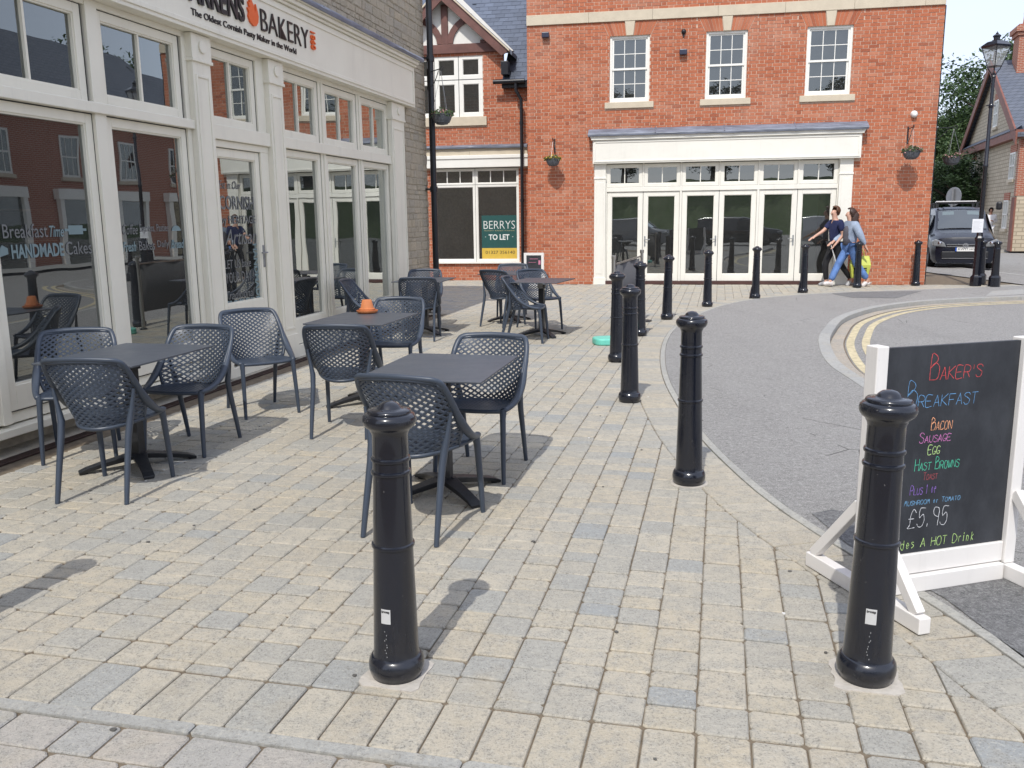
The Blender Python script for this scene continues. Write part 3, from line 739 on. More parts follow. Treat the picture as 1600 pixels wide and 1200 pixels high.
for (a, b) in WINS:
    sash_window(bk, a, b, WZ0, WZ1, .035, M['white'])
    MB().box(a-.106, b+.106, -.05, .10, 4.078, 4.213).build('window_sill', M['cast_stone'], bk, bevel=.006)
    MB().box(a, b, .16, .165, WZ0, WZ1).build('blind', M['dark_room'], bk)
    c = (a+b)/2
    MB().prism([(c-.075,WZ1+.002),(c+.075,WZ1+.002),(c+.115,5.989),(c-.115,5.989)], -.035, .02).build('keystone', M['cast_stone'], bk, bevel=.004)
    ar = MB(); hw = (b-a)/2
    for s in (-1, 1):
        for i in range(6):
            t0, t1 = i/6, (i+1)/6
            xb0, xb1 = .085+(hw+.02-.085)*t0, .085+(hw+.02-.085)*t1; xt0, xt1 = .125+(hw+.165-.125)*t0, .125+(hw+.165-.125)*t1
            P = [(c+s*(xb0+.004),WZ1+.004),(c+s*(xb1-.004),WZ1+.004),(c+s*(xt1-.004),5.982),(c+s*(xt0+.004),5.982)]
            ar.prism(P if s > 0 else P[::-1], -.008, .02, 0, R.random())
        z = 5.625
        while z < 5.985:                                     # cut bricks beside the splayed arch
            za, zb = max(z, WZ1+.003), min(z+.063, 5.987); z += .075
            if zb-za < .02: continue
            e = lambda zz: c+s*(hw+.03+.147*(zz-WZ1)/(5.99-WZ1)); xo = c+s*(hw+.197)
            P = [(e(za),za),(xo,za),(xo,zb),(e(zb),zb)]; ar.prism(P if s > 0 else P[::-1], -.008, .02, 0, R.random())
    ar.build('brick_arch', M['brick'], bk, kind='stuff')
# shopfront
iv = M['ivory']
FY = -.17
fs = MB(); fs.box(-.03, 5.945, FY, .16, 2.83, 3.36); fs.build('shop_fascia', iv, bk, bevel=.006)
fp = MB(); fp.frame(.0, 5.915, 2.86, 3.33, .035, FY-.014, FY+.002); fp.build('fascia_moulding', iv, bk, bevel=.006)
co = MB(); co.prism([(0,0)]*0 or [(-.06,3.361),(5.975,3.361),(6.02,3.455),(-.10,3.455)], FY-.05, .16); co.build('cornice', iv, bk, bevel=.006)
def lead_roll(parent, x0, x1, y0, y1, za, zb, n):
    """sloping lead covering in dressed sheets with a rolled front edge"""
    m = MB(); dx = (x1-x0)/n
    prof = [(y0+.004, za-.035), (y0-.012, za), (y0, za+.03), (y1, zb)]
    cols = 8*n; vs = []
    for i in range(cols+1):
        x = x0+(x1-x0)*i/cols
        for j, (y, z) in enumerate(prof): vs.append((x, y+R.uniform(-.006,.006), z+R.uniform(-.006,.006)*(1 if j < 3 else .4)))
    k = len(prof); fsx = [(i*k+j, (i+1)*k+j, (i+1)*k+j+1, i*k+j+1) for i in range(cols) for j in range(k-1)]
    m.add(vs, fsx); m.box(x0, x1, y0+.006, y1, za-.03, za+.0)
    for i in range(1, n): m.tube([(x0+dx*i, y0-.01, za+.01), (x0+dx*i, y1, zb+.005)], .016, 6)
    return m.build('lead_flashing', M['lead'], parent, smooth=50)
lead_roll(bk, -.14, 6.06, FY-.10, .0, 3.475, 3.63, 4)
for (a, b) in ((.0,.27), (5.53,5.82)):
    p = MB(); p.box(a, b, -.06, .16, 0, 2.829); p.box(a-.012, b+.012, -.075, -.058, 2.48, 2.52); p.box(a+.05, b-.05, -.066, -.058, .25, 2.40); p.box(a-.01, b+.01, -.078, -.058, 0, .16)
    p.build('pilaster', iv, bk, bevel=.006)
    MB().lathe([(.0,-.008),(.03,-.008),(.035,0)], 16).build('boss', iv, bk) if False else None
X0, X1 = .272, 5.528; mods = 6; wd = (X1-X0)/mods
MB().box(X0, X1, .0, .16, 2.18, 2.285).build('transom_rail', iv, bk, bevel=.006)
MB().box(X0, X1, -.05, .15, .0, .078).build('threshold', plain('dark_red_threshold', (.07,.03,.025), .7, .2, 6), bk, bevel=.004)
hd = {1: (0, 1), 2: (1, -1), 4: (1, -1)}
for i in range(mods):
    a, b = X0+wd*i, X0+wd*(i+1); pad = .018
    light(bk, 'transom_window', a+pad, b-pad, 2.29, 2.815, .075, .02, iv, bars=1, glass='glass_shop')
    if i % 2 == 0: l, r_ = .03, .004
    else: l, r_ = .004, .03
    h = None
    if i in hd: h = ((a+l+.05) if hd[i][0] == 0 else (b-r_-.05), 1.02, hd[i][1])
    light(bk, 'glazed_door', a+l, b-r_, .083, 2.175, .105, .03, iv, bars=0, wb=.16, handle=h, glass='glass_shop')
for i in (0, 2, 4, 6): MB().box(X0+wd*i-(.026 if i else 0), X0+wd*i+(.026 if i < 6 else 0), .0, .14, .08, 2.178).build('door_post', iv, bk, bevel=.005)
for i in range(7): MB().box(X0+wd*i-(.016 if i else 0), X0+wd*i+(.016 if i < 6 else 0), .0, .12, 2.286, 2.828).build('mullion', iv, bk)
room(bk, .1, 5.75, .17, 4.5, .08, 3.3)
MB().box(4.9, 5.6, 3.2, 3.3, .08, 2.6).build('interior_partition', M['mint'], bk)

# ---------------------------------------------------------------- gabled wing set back on the left
SB = 1.3
wp = WALLB + BY*SB
wg = thing('gabled_wing', 'brick wing with timbered gable, slate roof and empty shop window, beside black downpipe', 'building', (wp.x, wp.y, 0), BRX)
GX, AP, SL = -3.90, 6.90, .905          # gable centre, inner apex height, slope
UW = (-4.835, -2.945, 4.15, 5.655); SW = (-4.35, -2.05, .47, 2.87)
bx0 = -7.2
brick_wall(wg, -2.42, -1.6, 4.36, 4.92, [], [], M['brick2'], (-2.3, 2.6), n_single=0)
brick_wall(wg, bx0, -1.6, 0, 4.36, [(UW[0],UW[1],4.15,4.4), (SW[0],SW[1],SW[2],3.2)], [(-4.95,-2.85,3.93,4.15), (-4.6,-1.79,2.86,3.45)], M['brick2'], (-2.3, 2.6), n_single=300)
brick_wall(wg, bx0, -2.42, 4.36, 5.70, [UW], [], M['brick2'], (-2.3, 2.6), n_single=0)
# upper window: three casements, each with a top light
for i in range(3):
    a = UW[0] + (UW[1]-UW[0])/3*i; b = a + (UW[1]-UW[0])/3
    light(wg, 'casement', a+.006, b-.006, 4.155, 5.055, .10, .02, M['white'], bars=0, glass='glass_sash')
    light(wg, 'top_light', a+.006, b-.006, 5.07, 5.65, .10, .02, M['white'], bars=0, glass='glass_sash')
MB().box(UW[0]-.08, UW[1]+.09, -.06, .10, 3.93, 4.148).build('window_sill', M['cast_stone'], wg, bevel=.006)
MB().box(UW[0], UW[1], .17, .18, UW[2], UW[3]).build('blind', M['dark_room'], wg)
# timbered gable
rn = MB(); rn.prism([(GX-1.75,5.70),(GX+1.75,5.70),(GX+.05,5.70+1.75*SL+.1),(GX-.05,5.70+1.75*SL+.1)], .0, .16); rn.build('gable_panel', M['render'], wg)
tb = M['timber']
MB().box(GX-1.45, GX+1.45, -.06, .02, 5.695, 5.915).build('tie_beam', tb, wg, bevel=.008)
MB().box(GX-.085, GX+.085, -.05, .02, 5.917, 6.86).build('king_post', tb, wg, bevel=.008)
for s in (-1, 1):
    br = MB(); pts = []
    for k in range(9):
        t = k/8; pts.append((GX+s*(.13+.80*(1-math.cos(t*1.30))), 5.93+.64*math.sin(t*1.30)))
    P = []
    for k in range(9):
        x, z = pts[k]; P.append((x, z))
    up = []; dn = []
    for k in range(9):
        t = k/8*1.35; nx, nz = s*-math.cos(t), math.sin(t)*1.0   # rough normal of the curve
        x, z = pts[k]; up.append((x+nx*.075, z+nz*.075)); dn.append((x-nx*.075, z-nz*.075))
    for k in range(8):
        q = [dn[k], dn[k+1], up[k+1], up[k]]
        if s < 0: q = q[::-1]
        br.prism(q, -.045, .02)
    br.build('curved_brace', tb, wg)
    MB().box(GX+s*.98-.07, GX+s*.98+.07, -.05, .02, 5.917, AP-.98*SL-.02).build('stud', tb, wg, bevel=.006)
    bb = MB(); t = .27                                      # barge board
    P = [(GX, AP), (GX+s*1.50, AP-1.50*SL), (GX+s*1.66, AP-1.50*SL+.10), (GX+s*1.66, AP-1.66*SL+t), (GX, AP+t)]
    bb.prism(P if s < 0 else P[::-1], -.30, -.25); bb.build('barge_board', tb, wg, bevel=.006)
    cp = MB(); P = [(GX, AP+t), (GX+s*1.70, AP-1.70*SL+t), (GX+s*1.70, AP-1.70*SL+t+.05), (GX, AP+t+.05)]
    cp.prism(P if s < 0 else P[::-1], -.34, -.22); cp.build('verge', M['cast_stone'], wg)
    rs = MB(); P = [(GX, AP+t-.03), (GX+s*1.75, AP-1.75*SL+t-.03), (GX+s*1.75, AP-1.75*SL+t+.07), (GX, AP+t+.07)]
    rs.prism(P if s < 0 else P[::-1], -.215, 3.2); rs.build('gable_roof', M['slate'], wg)
# main slope with single slates
PITCHR = rad(43); ex = Vector((1,0,0)); es = Vector((0, math.cos(PITCHR), math.sin(PITCHR))); en = Vector((0, -math.sin(PITCHR), math.cos(PITCHR)))
E0 = Vector((0, -.22, 4.94))
deck = MB(); deck.obox(E0+ex*(-2.01)+es*2.2-en*.03, ex*.41, es*2.2, en*.02); deck.obox(E0+ex*(-4.811)+es*2.85-en*.03, ex*2.389, es*1.55, en*.02); deck = deck.build('roof', M['slate'], wg)
sls = []
r = 0
while r*.19 < 4.2:
    x = -3.6 - (.125 if r % 2 else 0)
    while x < -1.62:
        a, b = x+.003, min(x+.25-.003, -1.615)
        if b-a > .04 and (a > -2.44 or r > 6): sls.append((a, b, r))
        x += .25
    r += 1
for a, b, r in sls:
    c = E0 + ex*((a+b)/2) + es*(r*.19+.13) + en*(.008+R.uniform(0,.004))
    m = MB(); m.obox((0,0,0), ex*((b-a)/2), (es+en*-.035)*.13, en*.004); m.build('slate', M['slate'], deck, loc=c)
gt = MB(); gt.tube([(-2.62,-.30,4.93),(-1.83,-.30,4.93)], .058, 10); gt.build('gutter', M['black_pipe'], wg, smooth=50)
MB().box(-2.42, -1.62, -.22, -.0, 4.79, 4.92).build('eaves_soffit', M['black_pipe'], wg)
MB().box(-2.42, -2.24, -.30, -.03, 5.10, 5.42).build('gutter_end_shadow', M['black_pipe'], wg, bevel=.01)  # black box for the gutter end and the dark shadow around it
dp = MB(); dp.tube([(-2.05,-.29,4.88),(-2.05,-.29,4.72),(-1.99,-.26,4.60),(-1.93,-.25,4.50),(-1.925,-.25,4.35),(-1.925,-.25,.0)], .042, 10)
for z in (.06, 2.0, 3.9): dp.tube([(-1.925,-.25,z),(-1.925,-.25,z+.07)], .054, 10)
dp.build('downpipe', M['black_pipe'], wg, smooth=50)
# shop window of the wing
lead_roll(wg, -4.75, -1.80, -.20, .0, 3.385, 3.46, 3)
st_ = MB(); st_.box(-4.75,-3.3,-.14,.16,3.19,3.36); st_.box(-3.297,-1.80,-.14,.16,3.19,3.36); st_.build('stone_band', M['cast_stone'], wg, bevel=.006)
fa = MB(); fa.box(-4.75, -1.79, -.16, .16, 2.885, 3.10); fa.box(-4.75,-1.785,-.185,.16,3.10,3.188); fa.build('shop_fascia', M['white'], wg, bevel=.008)
mid = (SW[0]+SW[1])/2
for a, b in ((SW[0], mid), (mid, SW[1])):
    light(wg, 'transom_window', a+.003, b-.003, 2.46, 2.868, .055, .02, M['white'], bars=2, wb=.04, glass='glass_shop')
    light(wg, 'display_window', a+.003, b-.003, .475, 2.455, .055, .02, M['white'], bars=0, wb=.07, glass='glass_shop')
MB().box(SW[0]-.02, SW[1]+.05, -.08, .10, .44, .472).build('window_sill', M['white'], wg, bevel=.006)
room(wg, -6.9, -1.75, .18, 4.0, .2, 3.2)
ws = MB(); ws.box(-7.2,-1.6,.17,4.2,3.35,4.7); ws.box(-7.2,-7.0,.17,4.2,0,3.3); ws.box(-1.7,-1.6,.17,4.2,0,4.9); ws.build('side_walls', M['brick_tex'], wg)
# letting board in the window
lb = thing('letting_board', 'green and yellow letting board hung inside the empty shop window', 'sign', wp.to_3d(), BRX)
lbx0, lbx1 = -3.055, -2.125
MB().box(lbx0, lbx1, .045, .05, .55, .835).build('yellow_panel', flat('letting_yellow', (.62,.42,.06)), lb)
MB().box(lbx0, lbx1, .045, .05, .836, 1.675).build('green_panel', flat('letting_green', (.012,.075,.07)), lb)
wt_ = flat('letting_white', (.72,.74,.72))
text('BERRYS', wt_, lb, -3.0, -2.17, 1.33, 1.535, .044, .001, bold=-.014)
text('PROPERTY  BUSINESS  PLANNING', flat('letting_gold', (.4,.38,.22)), lb, -2.99, -2.18, 1.27, 1.295, .044, .001)
text('TO LET', wt_, lb, -2.87, -2.32, 1.045, 1.19, .044, .001, bold=.025)
text('-', wt_, lb, -2.97, -2.94, 1.12, 1.13, .044, .001); text('-', wt_, lb, -2.25, -2.22, 1.12, 1.13, .044, .001)
text('01327 356140', flat('letting_ink', (.05,.05,.03)), lb, -2.96, -2.18, .685, .765, .044, .001)

# ---------------------------------------------------------------- bakery on the left
KB = .925
ob = ground(0, 690)*KB
bkz = rad(90-13.382)
by = thing('bakery_building', 'stone bakery with long cream shopfront along the pavement', 'building', (ob.x, ob.y, 0), bkz)
cr = M['cream']
S_END = 9.56
wallm = MB(); wallm.box(-7, S_END, .06, 8, 4.06, 7.2); wallm.box(8.35, S_END, .06, 8, 0, 4.06); wallm.box(-7,-1.75,.06,8,0,4.06); wallm.box(-1.75,8.35,6.5,8,0,4.06)
bwall = wallm.build('wall', M['mortar_stone'], by)
def rubble(parent, x0, x1, z0, z1, mat, focus, n_single, y=.06):
    L = []; z = z0
    while z < z1-.03:
        h = min(R.choice((.065,.08,.10,.12,.15))*R.uniform(.9,1.1), z1-z); x = x0 + R.uniform(-.15, 0)
        while x < x1:
            l = R.uniform(.10, .34); a, b = max(x, x0), min(x+l, x1); x += l
            if b-a > .04: L.append((a, b, z, z+h))
        z += h
    L.sort(key=lambda p: ((p[0]+p[1])/2-focus[0])**2 + ((p[2]+p[3])/2-focus[1])**2)
    st = MB()
    for i, (a, b, p, q) in enumerate(L):
        j = lambda: R.uniform(.003, .013)
        c = [(a+j(), p+j()), (b-j(), p+j()), (b-j(), q-j()), (a+j(), q-j())]; cx, cz = (a+b)/2, (p+q)/2
        d = R.uniform(.004, .012); inn = [(x+(cx-x)*.14, zz+(cz-zz)*.2) for x, zz in c]
        m = MB() if i < n_single else st; ox, oz = (cx, p) if i < n_single else (0, 0)
        vs = [(x-ox, y, zz-oz) for x, zz in c] + [(x-ox, y-d*.65, zz-oz) for x, zz in c] + [(x-ox, y-d-R.uniform(0,.008), zz-oz) for x, zz in inn]
        fs = [(8,9,10,11)] + [(k, (k+1)%4, 4+(k+1)%4, 4+k) for k in range(4)] + [(4+k, 4+(k+1)%4, 8+(k+1)%4, 8+k) for k in range(4)]
        m.add(vs, fs, 0, R.random() if i >= n_single else 0)
        if i < n_single: m.build('stone', mat, parent, loc=(cx, 0, p))
    if st.v: st.build('rubble', mat, parent, kind='stuff')
rubble(bwall, 3.2, S_END, 4.06, 6.6, M['stone'], (8.6, 4.6), 170)
rubble(bwall, 8.36, S_END, 0, 4.055, M['stone'], (9, 3), 130)
# fascia, cornice, lead
FB = -.07
MB().box(-1.9, 8.70, FB, .2, 3.325, 3.93).build('shop_fascia', cr, by, bevel=.006)
fr = MB(); fr.frame(-1.85, 8.66, 3.36, 3.90, .045, FB-.014, FB+.002); fr.build('fascia_moulding', cr, by, bevel=.006)
cn = MB()
for za, zb, yy in ((3.932,3.965,-.10),(3.967,4.01,-.135),(4.012,4.035,-.16)): cn.box(-1.95, 8.74, yy, .1, za, zb)
cn.build('cornice', cr, by, bevel=.008)
lead_roll(by, -2.0, 8.84, -.18, .06, 4.055, 4.13, 6)
def pilaster(a, b):
    p = MB(); p.box(a, b, 0, .18, .02, 3.324); p.box(a-.02, b+.02, -.022, .16, 3.07, 3.10); p.box(a-.012, b+.012, -.012, .15, 3.10, 3.32)
    p.box(a-.015, b+.015, -.015, .15, .02, .30)
    fr = .055; p.frame(a+.035, b-.035, .36, 2.96, .028, -.010, .002)
    o = p.build('pilaster', cr, by, bevel=.005)
    bs = MB(); c = (a+b)/2
    P = [(c+.055*math.cos(t*math.pi/8), 3.21+.055*math.sin(t*math.pi/8)) for t in range(16)]; bs.prism(P, -.03, -.011)
    bs.build('roundel', cr, o, bevel=.006)
for a, b in ((-1.75,-1.45), (2.707,3.006), (4.138,4.446), (7.83,8.35)): pilaster(a, b)
# glazing: two tall windows, door, three folding doors
def bay(a, b, glass_a, glass_b, door=False, fold=False):
    """one bay between a and b; glass from glass_a to glass_b"""
    w_ = .075
    light(by, 'transom_window', glass_a-w_, glass_b+w_, 2.545, 3.27, w_, .085, cr, bars=1, gy=.04)
def tall(glass_a, glass_b, z0, zg0, zg1, name, handle=None, w_=.075):
    return light(by, name, glass_a-w_, glass_b+w_, z0, zg1+.075, w_, .085, cr, bars=0, wb=zg0-z0, handle=handle, gy=.04)
WA = [(-1.33,-.93+.85-.75+.05)]
BAYS = [(-1.02,.01), (.264,1.27), (1.58,2.545)]
wins = {}
for i, (a, b) in enumerate(BAYS):
    bay(0, 0, a, b); wins[i] = tall(a+.02, b+.02 if i else b, .28, .46, 2.375, 'display_window')
bay(0, 0, 3.11, 3.89); door = tall(3.15, 3.885, .13, .76, 2.25, 'entrance_door', handle=(3.94, 1.22, -1), w_=.085)
FOLD = [(4.545,5.42), (5.72,6.605), (6.892,7.765)]
folds = []
for a, b in FOLD: bay(0, 0, a, b); folds.append(tall(a, b, .14, .44, 2.335, 'folding_door'))
fill = MB()           # posts between the frames
edges = [-1.45] + [x for a, b in BAYS for x in (a-.055, b+.075)] + [2.707]
fill.box(-1.45, BAYS[0][0]-.076, .06, .2, .2, 3.324)
for (a, b), (c, d) in zip(BAYS, BAYS[1:]): fill.box(b+.098, c-.077, .05, .2, .2, 3.324)
fill.box(BAYS[2][1]+.098, 2.707, .06, .2, .2, 3.324)
fill.box(3.006, 3.034, .06, .2, .02, 3.324); fill.box(3.972, 4.138, .06, .2, .02, 3.324)
fill.box(4.446, FOLD[0][0]-.077, .06, .2, .02, 3.324); fill.box(FOLD[2][1]+.077, 7.83, .06, .2, .02, 3.324)
for (a, b), (c, d) in zip(FOLD, FOLD[1:]):
    fill.box(b+.077, c-.077, .07, .2, .02, 3.324)
    m_ = (b+c)/2; fill.box(m_-.012, m_+.012, .055, .07, .13, 3.3)
fill.build('posts', cr, by, bevel=.005)
tr = MB(); tr.box(-1.45, 2.707, .02, .2, 2.458, 2.54); tr.box(3.006, 4.138, .02, .2, 2.40, 2.54); tr.box(3.006,4.138,.055,.2,2.33,2.398); tr.box(4.446, 7.83, .03, .2, 2.418, 2.54); tr.build('transom_rail', cr, by, bevel=.006)
hb = MB(); hb.box(-1.45, 2.707, .06, .2, 3.275, 3.324); hb.box(3.006,4.138,.06,.2,3.275,3.324); hb.box(4.446,7.83,.06,.2,3.275,3.324); hb.build('head_rail', cr, by)
sr = MB(); sr.box(-1.45, 2.707, .10, .25, .19, .279); sr.prism([(0,0)]*0 or [(-1.5,.12),(2.70,.12),(2.70,.178),(-1.5,.178)], .0, .26); sr.build('window_sill', cr, by, bevel=.006)
MB().box(-1.5, 2.70, .20, .3, -.02, .118).build('plinth', M['mortar_stone'], by)
sr = MB(); sr.box(3.006, 4.138, .05, .3, -.02, .10); sr.box(4.446, 7.83, .04, .3, -.02, .135); sr.build('door_step', cr, by, bevel=.006)
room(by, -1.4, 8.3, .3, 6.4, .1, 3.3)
it = MB(); it.box(1.2, 7.0, 3.2, 3.9, .1, 1.15); it.build('counter', flat('counter_front', (.12,.10,.085)), by)
it = MB(); it.box(-1.0, 8.0, 6.2, 6.35, 1.3, 1.34); it.box(-1,8,6.2,6.35,1.8,1.84); it.build('shelf', flat('shelf_wood', (.16,.11,.07)), by)
MB().box(4.2, 4.6, 4.9, 5.0, .1, 2.9).box(1.9,2.15,2.9,3.0,.9,2.4).build('interior_panel', M['mint'], by)
# lettering on the fascia and on the glass (belongs to the building)
fy = FB - .001
text('WARRENS', M['black_txt'], by, 2.32, 3.565, 3.565, 3.805, fy, .02, bold=.018)
text('BAKERY', M['black_txt'], by, 3.90, 5.0, 3.56, 3.775, fy, .014, bold=-.012)
text('1860', M['orange_txt'], by, 0, .2, 0, .115, 0, .02, bold=.02)
o = [x for x in by.children if x.name.startswith('lettering')][-1]; o.rotation_euler = (0, rad(90), 0); o.location = (5.055, fy, 3.775)
text('The Oldest Cornish Pasty Maker in the World', M['black_txt'], by, 2.63, 4.68, 3.432, 3.512, fy, .008, bold=.006)
lf = MB()
LF = [(.5,0),(.74,.04),(.93,.2),(1,.42),(.94,.6),(.8,.86),(.77,.62),(.66,.5),(.6,.76),(.36,1.0),(.2,.98),(.28,.82),(.10,.84),(.19,.66),(.0,.6),(.12,.45),(.04,.3),(.2,.1)]
lf.prism([(3.625+.215*x, 3.568+.262*z) for x, z in LF], fy-.02, fy)
lf.build('leaf_emblem', M['orange_txt'], by, smooth=0)
gyl = .085+.04-.004
ch = flat('vinyl_white', (.50,.54,.54))
def vin(p, body, x0, x1, z0, z1, mat='etch_dim', bold=0, shear=0): return text(body, M[mat], p, x0, x1, z0, z1, gyl, .0008, bold=bold, shear=shear)
vin(wins[1], 'Breakfast', .37, .80, 1.50, 1.60); vin(wins[1], 'Time', .82, .97, 1.50, 1.585, 'etch', .01, .35)
rp = MB(); rp.box(1.02,1.18,gyl-.0008,gyl,1.515,1.585); rp.box(.98,1.02,gyl-.0008,gyl,1.54,1.56); rp.box(1.18,1.22,gyl-.0008,gyl,1.54,1.56); rp.build('rolling_pin_print', M['etch'], wins[1])
vin(wins[1], 'HANDMADE', .43, .95, 1.355, 1.455, 'etch', .03); vin(wins[1], 'Cakes', .97, 1.26, 1.36, 1.46)
cs = MB(); cs.prism([(.31,1.37),(.40,1.39),(.40,1.43),(.35,1.455),(.31,1.41)], gyl-.0008, gyl); cs.build('cake_print', M['etch'], wins[1])
vin(wins[2], 'Coffee', 1.66, 1.86, 1.50, 1.585, 'etch_dim', 0, .3); vin(wins[2], 'Express, Pasties', 1.89, 2.30, 1.50, 1.585)
dm = MB(); dm.prism([(2.35+.07*(1-math.cos(k*math.pi/8))+.0, 1.52+.05*math.sin(k*math.pi/8)) for k in range(9)][::-1], gyl-.0008, gyl); dm.build('cloche_print', M['etch'], wins[2])
vin(wins[2], 'Fresh', 1.64, 1.82, 1.355, 1.44, 'etch', .02, .35); vin(wins[2], 'Bakes', 1.86, 2.08, 1.36, 1.44); vin(wins[2], 'Daily', 2.12, 2.29, 1.36, 1.44); vin(wins[2], 'Bread', 2.32, 2.53, 1.36, 1.44, 'etch', .02, .35)
for body, x0, x1, z0, z1, b_, s_ in (('Est in Our', 3.20,3.62,1.93,2.01,0,.3), ('CORNISH',3.19,3.86,1.72,1.86,.01,0), ('by HERITAGE',3.19,3.88,1.55,1.66,.01,0), ('Artisan',3.24,3.88,1.36,1.52,.0,.35),
                                    ('LET US bake',3.20,3.72,1.12,1.21,0,.1), ('YOUR DAY !',3.20,3.76,.97,1.08,.0,0), ('Traditional',3.18,3.76,.80,.89,0,.3)):
    vin(door, body, x0, x1, z0, z1, 'etch_dim', b_, s_)
vin(door, 'BAKES', 3.2, 3.74, .765, .79, 'etch', .02)
v = text('HANDMADE', M['etch'], door, 0, .62, 0, .085, 0, .0008, bold=.03); v.rotation_euler = (0, rad(90), 0); v.location = (3.785, gyl, 1.36)
# downpipe on the bakery corner
pp = MB(); PX, PY = 9.50, -.075
pp.tube([(PX,PY,.0),(PX,PY,7.2)], .052, 12)
for z in (.02, 2.05, 4.15, 6.2): pp.tube([(PX,PY,z),(PX,PY,z+.09)], .066, 12); pp.box(PX-.085,PX+.085,PY,.06,z+.03,z+.06)
pp.tube([(PX,PY,.30),(PX,PY,.0)], .06, 12)
pp.build('downpipe', M['black_pipe'], by, smooth=50)

# ---------------------------------------------------------------- stone house across the road on the right
hp = ground(1547, 387); HZ = rad(72-180)
hs = thing('stone_house', 'cream stone house with brown gable boards and brick chimney across the road', 'house', (hp.x, hp.y, 0), HZ)
# local x = towards the camera, y = into the house
GL, GR_, GC, GE, GA = -8.5, 4.3, -2.1, 4.75, 8.35
w_ = MB(); w_.prism([(GL,0),(GR_,0),(GR_,GE),(GC,GA),(GL,GE)], 0, 9.0); w_.build('wall', M['stone_tex'], hs)
sl_ = (GA-GE)/(GR_-GC)
for s, xe in ((-1, GL-.35), (1, GR_+.35)):
    ze = GA - abs(xe-GC)*sl_
    P = [(GC,GA+.02),(xe,ze+.02),(xe,ze+.17),(GC,GA+.17)]
    m = MB(); m.prism(P if s < 0 else P[::-1], -.25, 9.3); m.build('roof', M['slate_tex'], hs)
    P = [(GC,GA-.28),(xe,ze-.28),(xe,ze+.19),(GC,GA+.19)]
    m = MB(); m.prism(P if s < 0 else P[::-1], -.32, -.252); m.build('barge_board', M['timber_far'], hs)
pr = MB(); pr.box(GL-.3, GR_+.3, -.30, -.01, 4.55, 4.86); pr.build('string_board', M['timber_far'], hs)
lr = MB(); lr.add([(GL-.3,-.34,4.87),(GR_+.3,-.34,4.87),(GR_+.3,-.01,5.10),(GL-.3,-.01,5.10)], [(0,1,2,3)]); lr.build('pent_roof', M['slate_far'], hs)
rr = MB(); rr.add([(GC,3.0,5.0),(4.6,3.0,5.0),(4.6,7.5,9.2),(GC,7.5,9.2)], [(0,1,2,3)]); rr.add([(GC,7.5,9.2),(4.6,7.5,9.2),(4.6,12,5.0),(GC,12,5.0)], [(0,1,2,3)]); rr.build('rear_roof', M['slate_tex'], hs)
def far_window(x, z0, z1, w2, lintel=True):
    m = MB(); m.frame(x-w2/2, x+w2/2, z0, z1, .07, -.05, .06); m.box(x-w2/2,x+w2/2,-.045,.0,(z0+z1)/2-.03,(z0+z1)/2+.03); m.box(x-.025,x+.025,-.045,0,z0,z1)
    o = m.build('window', M['white'], hs)
    MB().box(x-w2/2+.05, x+w2/2-.05, -.012, .0, z0+.05, z1-.05).build('pane', M['glass_sash'], o)
    MB().box(x-w2/2-.1, x+w2/2+.1, -.09, -.001, z0-.12, z0).build('sill', M['cast_stone'], o)
    if lintel: MB().box(x-w2/2-.1, x+w2/2+.1, -.03, -.001, z1+.002, z1+.32).build('lintel', M['brick_tex'], o)
far_window(-5.7, 2.95, 4.15, .85); far_window(3.1, 2.95, 4.05, .95); far_window(-1.2, 5.45, 6.65, .9)
far_window(-6.0, .9, 2.0, .85); far_window(2.6, .9, 2.1, .85)
MB().box(4.0, GR_+.02, -.05, .3, 2.25, 4.5).build('brick_quoin', M['brick_tex'], hs)
MB().box(3.75, 4.32, -.07, -.0, 0, 2.2).build('garage_door', M['timber_far'], hs)
ck = MB(); cx, cy = -1.25, .95; ck.box(cx-.55,cx+.55,cy-.4,cy+.4,7.0,9.35); ck.box(cx-.63,cx+.63,cy-.48,cy+.48,9.35,9.5); ck.box(cx-.72,cx+.72,cy-.57,cy+.57,9.5,9.72); ck.box(cx-.6,cx+.6,cy-.45,cy+.45,9.72,9.82)
ck = ck.build('chimney', M['brick_tex'], hs)
for dx in (-.25, .25): MB().lathe([(.17,9.82),(.14,10.3),(.16,10.42)], 12, (cx+dx,cy,0)).build('chimney_pot', M['terracotta'], ck, smooth=50)

